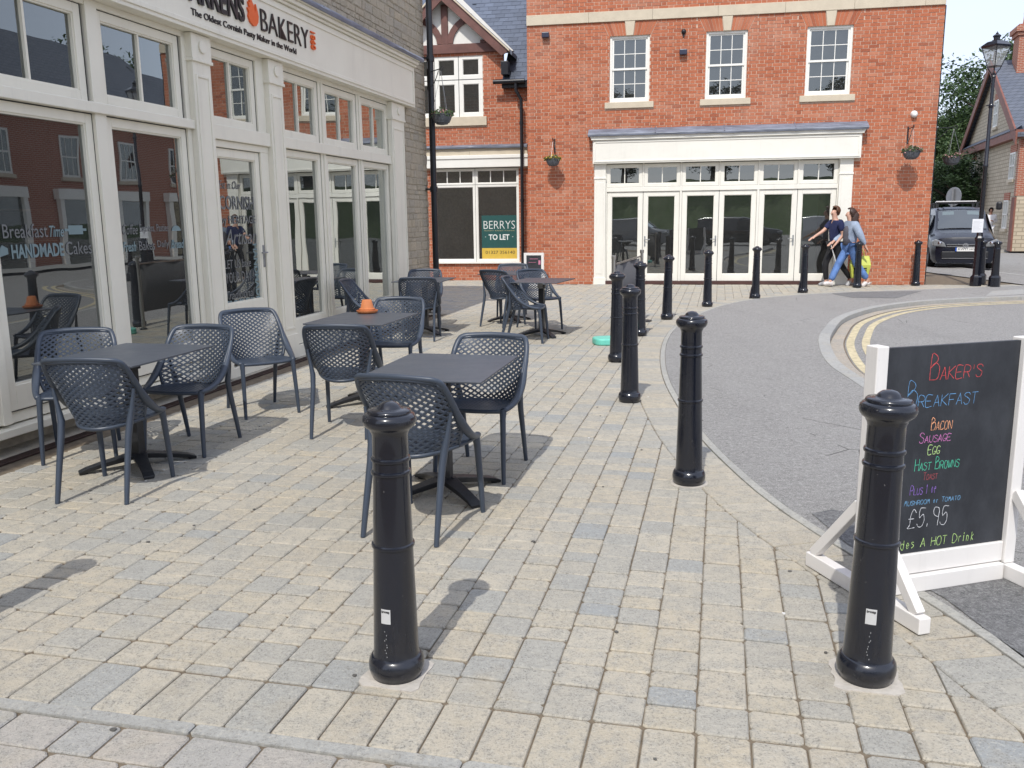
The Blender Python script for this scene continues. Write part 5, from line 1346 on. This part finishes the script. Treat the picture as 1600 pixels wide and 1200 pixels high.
m = MB(); m.lathe([(.075,0),(.075,.03),(.06,.05),(.062,.07),(.05,.10),(.02,.115),(0,.118)], 20); q = m.build('dome', flat('camera_white', (.75,.74,.72), .35), o, smooth=50); q.rotation_euler = (rad(110),0,0)
# ---- hanging baskets
def basket(loc, rz, lab, s=1.0, bracket=.40, drop=.42, arm=True):
    t = thing('hanging_basket', lab, 'hanging basket', loc, rz, 'hanging flower baskets'); t.scale = (s,)*3
    # local origin: bracket foot on the wall; arm along -y
    if arm:
        m = MB(); m.box(-.015,.015,-.012,0,-.30,.06); m.tube([(0,-.01,0),(0,-bracket,.02)], .009, 8)
        m.tube([(0,-.01,-.26)] + [(0,-.01-.8*bracket*(k/8)**.7, -.26+.26*(k/8)**1.6) for k in range(1,9)], .007, 6)
        m.tube([(0,-bracket-.03+.035*math.cos(k*.7), .02+.035*math.sin(k*.7)) for k in range(9)], .006, 6)
        m.build('bracket', M['iron_matt'], t)
    c = v3(0, -bracket, -drop)
    prof = [(.03,-.17),(.09,-.155),(.14,-.11),(.165,-.05),(.175,.0),(.18,.01),(.172,.012),(.16,-.03)]
    b = MB(); b.lathe(prof, 24, c)
    for k in range(7): zz = -.15+k*.024; r_ = .10+.078*(k/6)**.55; b.lathe([(r_-.004,zz-.008),(r_+.005,zz),(r_-.004,zz+.008)], 24, c)
    b.build('bowl', M['basket'], t, smooth=40)
    m = MB()
    for k in range(3): a = k*2.094+.4; m.tube([c+v3(.17*math.cos(a),.17*math.sin(a),.01), v3(0,-bracket,-.01)], .003, 4)
    m.build('chain', M['galv'], t)
    lf_ = MB(); fl = MB()
    for k in range(330):
        a = R.uniform(0, 6.283); r_ = .2*math.sqrt(R.random()); z = .01 + R.uniform(0,.13)*(1-r_/.26)
        if R.random() < .25: r_ = R.uniform(.16,.22); z = R.uniform(-.03,.05)
        p = c+v3(r_*math.cos(a), r_*math.sin(a), z); d = v3(R.uniform(-1,1),R.uniform(-1,1),R.uniform(-.4,1)).normalized(); e = d.cross(v3(R.uniform(-1,1),R.uniform(-1,1),.3)).normalized(); L = R.uniform(.018,.038)
        tgt = fl if R.random() < .2 else lf_
        tgt.add([p-d*L, p+e*L*.45, p+d*L, p-e*L*.45], [(0,1,2,3)], 0, R.random())
    lf_.build('foliage', M['leaf'], t, kind='stuff'); fl.build('blossom', M['flower_' + ('a' if R.random() < .5 else 'b')], t, kind='stuff')
    return t
M['flower_a'] = plain('yellow_petals', (.65,.42,.05), .6, .3, 30); M['flower_b'] = plain('mauve_petals', (.42,.22,.22), .6, .4, 30)
basket(on_brick(-.95, 3.38), BRX, 'hanging basket on the brick wall between the downpipe and white shopfront', .95, .35, .46)
basket(on_brick(6.93, 3.42), BRX, 'hanging basket with yellow flowers below the white dome camera', 1.05, .42, .47)
p = WALLB + BX*7.53 + BY*.9
basket((p.x, p.y, 3.5), BRX+rad(90), 'hanging basket with yellow flowers half hidden past the brick corner', 1.1, .55, .58)
q = Matrix.Rotation(bkz, 4, 'Z')
pb = by.location + (q @ Vector((9.50, -.02, 0)))
# bracket reaches out beside the downpipe
bk_ = basket((pb.x, pb.y, 3.98), bkz-rad(32), 'hanging basket in grey rattan on the bakery corner downpipe', .95, .36, .74)
# ================================================================ VAN
def loft(stations, ring):
    """stations -> rings of points; ring(s) gives the half outline from bottom to top centre (x>=0)"""
    mb = MB(); vs = []; n = None
    for s in stations:
        h = ring(s); full = h + [(-x, y, z) for x, y, z in reversed(h[:-1])]
        n = len(full); vs += full
    m = len(stations); fs = [(i*n+j, i*n+j+1, (i+1)*n+j+1, (i+1)*n+j) for i in range(m-1) for j in range(n-1)]
    fs += [(i*n+n-1, i*n, (i+1)*n, (i+1)*n+n-1) for i in range(m-1)]
    fs += [tuple(range(n-1,-1,-1)), tuple(range((m-1)*n, m*n))]
    return mb.add(vs, fs)
M['navy'] = plain('dark_blue_car_paint', (.003,.005,.014), .3, .1, 3, coat=.25)
M['tyre'] = plain('tyre_rubber', (.012,.012,.013), .8, .2, 20)
M['car_black'] = plain('black_trim_plastic', (.014,.015,.018), .5, .2, 20)
M['chrome'] = plain('chrome', (.7,.7,.72), .12, .04, 9, metal=1)
def make_van(label, loc, rz, paint, name='van', plate='KW17 HGJ'):
    t = thing(name, label, name.split('_')[-1], loc, rz)
    # y (0 = nose), top z, half width, roof half width, shoulder z
    S = [(.0,.80,.60,.56,.60), (.05,.93,.78,.70,.70), (.22,1.0,.86,.72,.80), (.55,1.075,.885,.74,.90), (.95,1.14,.893,.72,.96), (1.02,1.17,.893,.70,.97),
         (1.35,1.45,.895,.665,.98), (1.70,1.72,.897,.655,.99), (1.95,1.80,.897,.655,.99), (2.4,1.825,.897,.665,.99), (4.0,1.81,.897,.66,.99), (4.38,1.74,.885,.64,.99), (4.42,1.0,.86,.62,.90)]
    def ring(s):
        y, zt, hw, hr, zs = s; zs = min(zs, zt-.06)
        return [(hw*.90,y,.20),(hw*.975,y,.30),(hw,y,.52),(hw,y,zs-.08),(hw*.985,y,zs),(hr+(hw-hr)*.28,y,zs+(zt-zs)*.62),(hr+.03,y,zt-.055),(hr-.03,y,zt-.012),(hr*.5,y,zt+.012),(0,y,zt+.018)]
    b = loft(S, ring).build('body', paint, t, smooth=38)
    def wsurf(u, v, off=0):
        y = 1.03+v*.70; zt = 1.165+v*.56; hw = .70-.055*v
        return v3(u*(hw-.02), y-.03*(1-u*u)-off*.75, zt+.015-.03*u*u+off*.65)
    def patch(u0, u1, v0, v1, off, mat, name, par):
        vs = [wsurf(u0+(u1-u0)*i/8, v0+(v1-v0)*j/5, off) for j in range(6) for i in range(9)]
        return MB().add(vs, [(j*9+i, j*9+i+1, j*9+i+10, j*9+i+9) for j in range(5) for i in range(8)]).build(name, mat, par, smooth=True)
    w_ = patch(-1, 1, .0, 1, .012, M['car_black'], 'windscreen', t)
    patch(-.80,-.30,.74,.92,.016, flat('pale_visor', (.34,.40,.42)), 'sun_visor', w_); patch(.28,.80,.74,.92,.016, flat('pale_visor', (.34,.40,.42)), 'sun_visor', w_)
    patch(-.98,.98,.02,.98,.022, M['glass'], 'pane', w_)
    for s in (-1, 1):
        vs = [(s*.905,1.35,1.02),(s*.905,2.35,1.02),(s*.76,2.35,1.60),(s*.76,1.78,1.60)]
        MB().add(vs, [(0,1,2,3) if s > 0 else (3,2,1,0)]).build('side_window', M['car_black'], t)
        m = MB(); m.prism([(s*x,z) for x,z in ((.50,.66),(.86,.70),(.88,.84),(.80,.90),(.56,.80))][::s], -.0, .30); h = m.build('headlight', flat('headlight_grey', (.20,.21,.22), .2), t, bevel=.03); h.location.y = -.035
        m = MB(); m.lathe([(0,-.02),(.055,-.015),(.062,0)], 16); q = m.build('lens', M['chrome'], h, smooth=True); q.rotation_euler = (rad(90),0,0); q.location = (s*.68,-.004,.775)
        m = MB(); m.box(s*.90 - .0 if s > 0 else -1.06, 1.06 if s > 0 else -.90, 1.22, 1.36, 1.02, 1.26); m.build('wing_mirror', M['car_black'], t, bevel=.05)
        for y in (.88, 3.55):
            m = MB(); m.lathe([(.20,-.10),(.30,-.105),(.325,-.08),(.33,0),(.325,.08),(.30,.105),(.20,.10)], 28); wl_ = m.build('wheel', M['tyre'], t, smooth=40)
            wl_.rotation_euler = (0, rad(90), 0); wl_.location = (s*.80, y, .33)
            m = MB(); m.lathe([(0,.06),(.06,.09),(.12,.07),(.195,.085),(.205,.10)], 20); m.lathe([(.205,-.10),(.195,-.085),(0,-.06)], 20); m.build('rim', M['galv'], wl_, smooth=40)
    m = MB(); m.box(-.62,.62,-.02,.1,.36,.54); m.box(-.50,.50,-.018,.1,.645,.735); m.build('grille', M['car_black'], t, bevel=.02)
    m = MB(); m.box(-.50,.50,-.032,-.01,.735,.75); m.box(-.50,.50,-.03,-.01,.672,.684); m.box(-.60,.60,-.03,.0,.335,.347); m.build('chrome_strip', M['chrome'], t)
    bd = MB(); n = 24
    ringp = lambda r: [(r*math.cos(2*math.pi*k/n), .705+r*math.sin(2*math.pi*k/n)) for k in range(n)]
    o_, i_ = ringp(.075), ringp(.062)
    for k in range(n): bd.prism([o_[k], o_[(k+1)%n], i_[(k+1)%n], i_[k]][::-1], -.055, -.03)
    def bar(a, c): 
        d = Vector((c[0]-a[0], c[1]-a[1])).normalized()*.0075; p_ = (-d.y, d.x); bd.prism([(a[0]-p_[0],a[1]-p_[1]),(a[0]+p_[0],a[1]+p_[1]),(c[0]+p_[0],c[1]+p_[1]),(c[0]-p_[0],c[1]-p_[1])], -.054, -.03)
    for a, c in (((-.028,.763),(0,.712)),((.028,.763),(0,.712)),((-.052,.745),(-.024,.652)),((-.024,.652),(0,.70)),((0,.70),(.024,.652)),((.024,.652),(.052,.745))): bar(a, c)
    bd.build('badge', M['chrome'], t)
    MB().lathe([(0,0),(.063,0),(.063,.008)], 24).build('badge_disc', M['car_black'], t).rotation_euler = (rad(90),0,0)
    t.children[-1].location = (0,-.03,.705)
    m = MB(); m.box(-.22,.30,-.042,-.02,.545,.655); pl_ = m.build('number_plate', flat('plate_white', (.78,.78,.76), .4), t)
    MB().box(-.26,-.2205,-.042,-.02,.545,.655).build('blue_band', flat('plate_blue', (.02,.09,.42), .4), pl_)
    if plate: text(plate, M['black_txt'], pl_, -.185, .275, .562, .638, -.0425, .001, bold=.01)
    rk = MB()
    for y in (1.95, 2.9, 3.8): rk.box(-.66,.66,y-.03,y+.03,1.94,1.975); [rk.box(s*.62-.03, s*.62+.03, y-.03, y+.03, 1.80, 1.94) for s in (-1,1)]
    rk.build('roof_rack', M['car_black'], t); rk = MB(); rk.tube([(-.68,1.90,1.995),(.45,1.90,1.995)], .022, 8); rk.tube([(-.45,1.95,2.0),(-.45,4.2,2.0)], .025, 8); rk.build('roof_ladder', flat('aluminium', (.6,.6,.6), .4), t)
    return t
vp = ground(1499, 419)
make_van('dark blue panel van with roof rack, parked facing the camera past the brick corner', (vp.x+.12, vp.y, ROADZ+.02), rad(-27)+rad(7), M['navy'])

for i, (x, y, a, c, lab) in enumerate(((-1.5,-9.5,95,(.25,.26,.28),'silver car mirrored in the shop doors beside the entrance handle'), (4.2,-10.5,85,(.012,.013,.016),'black car mirrored in the middle shop doors'), (9.6,-9.8,88,(.55,.55,.55),'white car mirrored in the shop doors nearest the walking boy'))):
    c_ = make_van(lab, (x, y, ROADZ), rad(a), plain('car_paint', c, .2, .05, 3, coat=.8), 'parked_car', None); c_.scale = (1, 1, .86)
    for ch in list(c_.children):
        if ch.name.startswith(('roof_', 'badge', 'number_')):
            for g_ in list(ch.children): bpy.data.objects.remove(g_)
            bpy.data.objects.remove(ch)
# ================================================================ PEOPLE
def skin_obj(name, joints, edges, rad_, mat, parent, root, sub=2):
    names = list(joints); idx = {n: i for i, n in enumerate(names)}
    me = bpy.data.meshes.new(name); me.from_pydata([joints[n] for n in names], [(idx[a], idx[b]) for a, b in edges], [])
    me.materials.append(mat); o = bpy.data.objects.new(name, me); COL.objects.link(o); o.parent = parent
    o.modifiers.new('skin', 'SKIN'); s = o.modifiers.new('sub', 'SUBSURF'); s.levels = sub; s.render_levels = sub
    o.modifiers['skin'].use_smooth_shade = True
    sv = me.skin_vertices[0].data
    for n in names:
        r = rad_[n]; sv[idx[n]].radius = r if isinstance(r, tuple) else (r, r)
    sv[idx[root]].use_root = True
    return o
def figure(label, loc, rz, J, skin, hair, clothes, shoes, long_hair=False, trousers=None, top=None, glasses=False):
    """J: joints in local space, -y forward"""
    t = thing('person', label, 'person', loc, rz)
    J = {k: Vector(p) for k, p in J.items()}; FC = J.pop('face').normalized()
    E = [('pelvis','waist'),('waist','chest'),('chest','neck'),('neck','jaw'),('jaw','skull'),('skull','crown')]
    RD = dict(pelvis=.115, waist=.095, chest=.115, neck=.052, jaw=(.060,.066), skull=(.076,.092), crown=(.05,.06), nose=.014)
    J['nose'] = J['jaw']*.45 + J['skull']*.55 + FC*.098; E.append(('skull','nose'))
    for s in 'lr':
        E += [('chest', s+'sh'), (s+'sh', s+'el'), (s+'el', s+'wr'), (s+'wr', s+'pa'), ('pelvis', s+'hip'), (s+'hip', s+'kn'), (s+'kn', s+'an'), (s+'an', s+'toe')]
        RD.update({s+'sh': .055, s+'el': .042, s+'wr': .028, s+'pa': (.036,.02), s+'hip': .078, s+'kn': .052, s+'an': .040, s+'toe': .034})
        d = (J[s+'wr']-J[s+'el']).normalized(); J[s+'pa'] = J[s+'wr'] + d*.07
        sd = d.cross(Vector((0,0,1))); sd = sd.normalized() if sd.length > .2 else Vector((1,0,0)); cur = Vector((0,0,-1)) if abs(d.z) < .7 else FC
        for k, (o, L) in enumerate(((-.028,.068),(-.010,.078),(.010,.074),(.027,.058))):
            a, b = f'{s}f{k}a', f'{s}f{k}b'
            J[a] = J[s+'pa'] + d*(.02+L*.5) + sd*o; J[b] = J[a] + d*L*.4 + cur*L*.22; E += [(s+'pa', a), (a, b)]; RD[a] = .0085; RD[b] = .0075
        J[s+'th'] = J[s+'wr'] + d*.06 + sd*-.05 + cur*.012; E.append((s+'wr', s+'th')); RD[s+'th'] = .010
    skin_obj('body', J, E, RD, skin, t, 'pelvis', 2)
    def sub(names, pairs, grow, mat, name, root, extra=None):
        jj = {n: J[n] for n in names}; rr = {}
        for n in names: r = RD[n]; g = grow.get(n, grow['*']); rr[n] = tuple(x+g for x in r) if isinstance(r, tuple) else r+g
        if extra:
            for n, (p, r) in extra.items(): jj[n] = Vector(p); rr[n] = r
        return skin_obj(name, jj, pairs, rr, mat, t, root, 2)
    mid = lambda a, b, k: J[a] + (J[b]-J[a])*k
    # top with sleeves
    tn, tm, sleeve, tg = top
    ex = {}; pr = [('pelvis','waist'),('waist','chest'),('chest','collar'),('chest','lsh'),('chest','rsh')]; nm = ['pelvis','waist','chest','lsh','rsh']
    ex['collar'] = (mid('chest','neck',.72), .066)
    for s in 'lr':
        if sleeve == 'short': ex[s+'cuff'] = (mid(s+'sh', s+'el', .72), .066); pr.append((s+'sh', s+'cuff'))
        elif sleeve == 'long': nm += [s+'el']; ex[s+'cuff'] = (mid(s+'el', s+'wr', .9), .036+tg); pr += [(s+'sh', s+'el'), (s+'el', s+'cuff')]
    sub(nm, pr, {'*': .026+tg, 'pelvis': .024+tg}, tm, tn, 'chest', ex)
    if trousers:
        ex = {s+'hem': (mid(s+'kn', s+'an', .92), .056 if trousers[1] == 'slim' else .075) for s in 'lr'}
        sub(['pelvis','lhip','rhip','lkn','rkn'], [('pelvis','lhip'),('pelvis','rhip'),('lhip','lkn'),('rhip','rkn'),('lkn','lhem'),('rkn','rhem')], {'*': .022 if trousers[1] == 'slim' else .032}, trousers[0], 'trousers', 'pelvis', ex)
    for s in 'lr':
        d = (J[s+'toe']-J[s+'an']); h_ = J[s+'an'] - d*.35; h_.z = J[s+'toe'].z + (.01 if d.z < -.02 else 0)
        skin_obj('shoe', {'a': J[s+'an']-Vector((0,0,.02)), 'h': h_, 'b': mid(s+'an', s+'toe', .6), 't': J[s+'toe']+d*.25}, [('a','h'),('a','b'),('b','t')], {'a': .05, 'h': .044, 'b': .052, 't': .042}, shoes, t, 'a', 2)
    up = (J['crown']-J['jaw']).normalized(); sx = FC.cross(up).normalized(); fx = up.cross(sx).normalized()
    c0 = J['skull'] - fx*.012 + up*.012; m = MB(); nu, nv = 20, 12; vs = []
    for i in range(nv+1):
        th = math.pi*i/nv
        for k in range(nu):
            ph = 2*math.pi*k/nu; d = fx*(math.sin(th)*math.cos(ph)*.112) + sx*(math.sin(th)*math.sin(ph)*.093) + up*(math.cos(th)*.118)
            vs.append(c0 + d*(1+.05*math.sin(5*ph+3*th)))
    fs = []
    for i in range(nv):
        for k in range(nu):
            th = math.pi*(i+.5)/nv; ph = 2*math.pi*(k+.5)/nu; f_ = math.sin(th)*math.cos(ph); u_ = math.cos(th)
            if (f_ > .30 and u_ < .62) or u_ < -.62 or (f_ > -.15 and u_ < -.1): continue
            fs.append((i*nu+k, (i+1)*nu+k, (i+1)*nu+(k+1)%nu, i*nu+(k+1)%nu))
    if long_hair:
        m.tube([c0-fx*.055+up*.05, c0-fx*.095-up*.03, c0-fx*.10-up*.14, c0-fx*.155-up*.27, c0-fx*.185-up*.40, c0-fx*.185-up*.50], [.055,.085,.085,.08,.06,.02], 12, flat=(1,.62))
    m.add(vs, fs); h_ = m.build('hair', hair, t, smooth=True); so_ = h_.modifiers.new('s', 'SOLIDIFY'); so_.thickness = .012; so_.offset = 0
    sd = FC.cross(up); ey = J['skull']*.72 + J['jaw']*.28 + FC*.083
    m = MB()
    for s in (-1, 1): m.lathe([(0,-.008),(.009,0),(0,.008)], 8, tuple(ey+sd*.03*s))
    m.build('eyes', M['black_txt'], t, kind='stuff')
    if glasses:
        m = MB()
        for s in (-1, 1): m.obox(ey+sd*.034*s+FC*.012, sd*.028, FC*.004, up*.018)
        m.build('sunglasses', M['black_txt'], t)
    return t
SK = plain('skin', (.56,.33,.245), .55, .06, 9)
# stride towards -y (forward); x = the walker's left is +x when looking along -y ... left hand at +x
def walk(st, lean=0.0, H=1.75):
    k = H/1.75; f = Vector((0,-1,0))
    J = dict(pelvis=(0,0,.95*k), waist=(0,-.01-lean*.2,1.10*k), chest=(0,-.02-lean*.5,1.34*k), neck=(0,-.035-lean*.7,1.50*k), jaw=(0,-.06-lean,1.575*k), skull=(0,-.055-lean,1.655*k), crown=(0,-.045-lean,1.70*k),
        lsh=(.185*k,-.02-lean*.55,1.41*k), rsh=(-.185*k,-.02-lean*.55,1.41*k), lhip=(.09,0,.90*k), rhip=(-.09,0,.90*k), face=(0,-1,0))
    return J
# boy: navy t-shirt, black trousers, one arm held out in front
J = walk(0); J.update(lel=(.21,.05,1.14), lwr=(.19,-.10,.96), rel=(-.21,-.20,1.22), rwr=(-.17,-.44,1.10),
    lkn=(.09,.10,.50), lan=(.09,.40,.13), ltoe=(.09,.30,.02), rkn=(-.09,-.17,.50), ran=(-.09,-.12,.085), rtoe=(-.09,-.27,.03), face=(0,-.97,-.22))
boy = figure('boy in a navy t-shirt and black trousers walking past the shop door, arm held out', (7.32,19.82,0), rad(-78), J, SK, plain('auburn_hair', (.10,.042,.02), .6, .3, 40), None, plain('white_black_trainers', (.35,.35,.36), .6, .6, 9),
    trousers=(plain('black_cotton', (.012,.012,.014), .85, .2, 9), 'slim'), top=('t_shirt', plain('navy_cotton', (.014,.020,.075), .85, .15, 9), 'short', .006))
# woman: grey top, pale blue cardigan, ripped jeans, long hair
J = walk(0, 0, 1.70); J.update(lel=(.25,.08,1.12), lwr=(.26,.20,.90), rel=(-.23,-.10,1.12), rwr=(-.17,-.34,.99),
    lkn=(.09,.12,.50), lan=(.09,.42,.14), ltoe=(.09,.30,.03), rkn=(-.09,-.22,.50), ran=(-.09,-.40,.10), rtoe=(-.09,-.53,.07), face=(-.45,-.87,-.1))
wom = figure('woman with long brown hair in pale cardigan and blue jeans, striding beside the boy', (7.55,19.52,0), rad(-80), J, SK, plain('brown_hair', (.045,.022,.015), .5, .3, 40), None, plain('white_trainers', (.62,.58,.56), .6, .1, 9), long_hair=True,
    trousers=(plain('washed_denim', (.10,.19,.42), .85, .45, 5), 'loose'), top=('cardigan', plain('pale_blue_knit', (.30,.36,.46), .9, .12, 20), 'long', .012))
m = MB(); m.lathe([(.148,.96),(.142,1.1),(.150,1.2),(.145,1.3),(.10,1.37)], 16); o = m.build('vest', plain('grey_jersey', (.085,.08,.095), .9, .15, 9), wom, smooth=True); o.location = (0,-.040,-.03); o.scale = (.80,.98,1)
# her white stick and yellow bag
cs_ = thing('walking_stick', 'thin white stick held in the hand of the woman', 'stick', (7.55,19.52,0), rad(-80))
MB().tube([(-.165,-.40,.99),(-.15,-.20,.42)], .009, 8).build('shaft', flat('stick_white', (.75,.74,.72)), cs_)
yb_ = thing('carrier_bag', 'bright yellow carrier bag hanging behind the bollard at the brick corner', 'bag', (7.80,19.56,0), rad(-8))
m = MB(); m.add([(-.17,-.06,.19),(.17,-.06,.19),(.17,.06,.19),(-.17,.06,.19),(-.22,-.09,.48),(.22,-.09,.48),(.22,.09,.48),(-.22,.09,.48),(-.19,-.015,.68),(.19,-.015,.68),(.19,.015,.68),(-.19,.015,.68)],
   [(3,2,1,0),(0,1,5,4),(1,2,6,5),(2,3,7,6),(3,0,4,7),(4,5,9,8),(5,6,10,9),(6,7,11,10),(7,4,8,11),(8,9,10,11)])
m.build('sack', plain('yellow_polythene', (.50,.54,.09), .4, .12, 9), yb_, bevel=.02)
m = MB()
for s in (-.02, .02): m.tube([(-.08,s*.4,.68),(-.06,s*.2,.78),(0,0,.86),(.06,s*.2,.78),(.08,s*.4,.68)], .008, 6)
m.build('handle', plain('yellow_polythene_handle', (.47,.5,.09), .4, .12, 9), yb_)
text('E', M['black_txt'], yb_, -.15, -.06, .29, .42, -.092, .002, bold=.03); text('F', M['black_txt'], yb_, .05, .13, .29, .42, -.092, .002, bold=.03)
# man in white by the stone house
J = walk(0); J.update(lel=(.24,.03,1.14), lwr=(.06,-.20,1.20), rel=(-.25,.02,1.12), rwr=(-.22,-.06,.88), lkn=(.10,-.01,.50), lan=(.11,.03,.085), ltoe=(.12,-.12,.03), rkn=(-.10,-.01,.50), ran=(-.11,.03,.085), rtoe=(-.12,-.12,.03))
wp_ = ground(1543, 389)
figure('man dressed all in white with dark glasses, standing across the road by the stone house', (wp_.x, wp_.y, 0.03), rad(-18), J, plain('tanned_skin', (.36,.18,.12), .55, .06, 9), plain('dark_hair', (.03,.018,.014), .6, .3, 40), None, plain('pale_shoes', (.6,.6,.6), .6, .1, 9),
    trousers=(plain('white_trousers', (.70,.70,.72), .85, .05, 9), 'loose'), top=('shirt', plain('white_shirt', (.78,.78,.80), .85, .05, 9), 'long', .014), glasses=True)
# ---- round sign seen from behind, beyond the van
dirv = (ground(1481, 360)-ground(1481, 340.0)); g = ground(1481, 395); k = 33/g.length; rs_ = thing('road_sign', 'round road sign seen from behind on its pole beyond the van', 'sign', (g.x*k, g.y*k, ROADZ), rad(-70))
MB().tube([(0,0,0),(0,0,2.45)], .035, 10).build('pole', M['galv'], rs_)
m = MB(); m.lathe([(0,0),(.31,0),(.31,.02),(0,.02)], 28); o = m.build('disc', M['galv'], rs_); o.rotation_euler = (rad(90),0,0); o.location = (0,.07,2.2)

# ================================================================ TREES
def crown_mesh(name, rx, rz, n_cl, n_lf, size, mat, seed, flat_=.8):
    rr = random.Random(seed); mb = MB()
    for c in range(n_cl):
        while True:
            p = v3(rr.uniform(-1,1), rr.uniform(-1,1), rr.uniform(-1,1))
            if .35 < p.length < 1: break
        p = p*(.75+.25*rr.random()); cr_ = rr.uniform(.13,.27); ct = rr.random()*.35
        for k in range(n_lf):
            while True:
                q = v3(rr.uniform(-1,1), rr.uniform(-1,1), rr.uniform(-1,1))
                if q.length < 1: break
            q = q*(q.length**.3)
            w = p + q*cr_; w = v3(w.x*rx, w.y*rx, w.z*rz)
            d = v3(rr.uniform(-1,1), rr.uniform(-1,1), rr.uniform(-.6,.6)).normalized(); e = d.cross(v3(rr.uniform(-1,1), rr.uniform(-1,1), 1)).normalized(); L = size*rr.uniform(.6,1.3)
            mb.add([w-d*L, w+e*L*.5, w+d*L, w-e*L*.5], [(0,1,2,3)], 0, (ct+rr.random()*.65) % 1 or .01)
    return mb.mesh(name, mat)
CR_A = crown_mesh('crown', 1, 1, 130, 210, .029, M['leaf'], 5)
CR_B = crown_mesh('crown', 1, 1, 90, 200, .032, M['leaf_dark'], 9)
def tree(x, y, zb, h, r, me, lab, grp='trees behind the houses'):
    t = thing('tree', lab, 'tree', (x, y, zb), R.uniform(0,6), grp)
    m = MB(); m.tube([(0,0,0),(.05,0,h*.25),(-.05,.08,h*.5),(0,0,h*.75)], [.03*h,.024*h,.016*h,.006*h], 10)
    for k in range(9):
        a = k*2.4; z0 = h*(.24+.05*k); m.tube([(0,0,z0),(math.cos(a)*r*.35,math.sin(a)*r*.35,z0+h*.12),(math.cos(a)*r*.75,math.sin(a)*r*.75,z0+h*.2)], [.012*h,.008*h,.003*h], 6)
    m.build('trunk', M['bark'], t, smooth=60)
    c = obj('crown', me, t, kind='stuff', loc=(0,0,h*.58)); c.scale = (r, r, h*.44)
    return t
def at(px_, dist): 
    a = math.atan2(px_-800, FPX); return (math.sin(a)*dist, math.cos(a)*dist)
for px_, dist, h, r, me, lab in ((1562,60,11.6,4.6,CR_A,'tall green tree rising behind the gable and the lantern'), (1508,64,9.4,3.6,CR_A,'mid green tree between the brick corner and the stone gable'),
        (1462,58,7.2,2.8,CR_A,'lighter green tree close behind the brick corner'), (1478,50,4.6,2.8,CR_B,'dark bush low behind the van roof'), (1505,53,4.9,2.6,CR_B,'dark bush against the left edge of the stone house'),
        (1622,66,13.0,3.8,CR_A,'dark tree crown beside the brick chimney, cut by the picture edge')):
    x, y = at(px_, dist); tree(x, y, -.05, h, r, me, lab)
for n, d, h, lab in ((27, 46, 12, 'tall tree mirrored in the bakery transom window next to the door'), (28, 38, 12.5, 'broad tree mirrored in the bakery transom window above the handmade cakes print'), (27, 28, 11.5, 'tree mirrored at the outer end of the bakery transom windows')):
    p = nd(n, d); tree(p.x, p.y, 0, h, 4.5, CR_A, lab, 'trees seen only as reflections')
# grass bank and trees behind the viewer, mirrored in the shop doors
bank = MB(); bank.add([(-40,-34,-.1),(50,-34,-.1),(50,-46,5.0),(-40,-46,5.0)], [(3,2,1,0)]); bank.build('grass_bank', M['grass'], kind='structure')
for x, w_ in ((-26,'first'),(-15,'second'),(-5,'third'),(6,'fourth'),(17,'fifth'),(28,'sixth')): tree(x+R.uniform(-2,2), -50, 4.5, 10, 5, CR_B, f'{w_} dark tree of the row mirrored in the white shop doors', 'trees seen only as reflections')
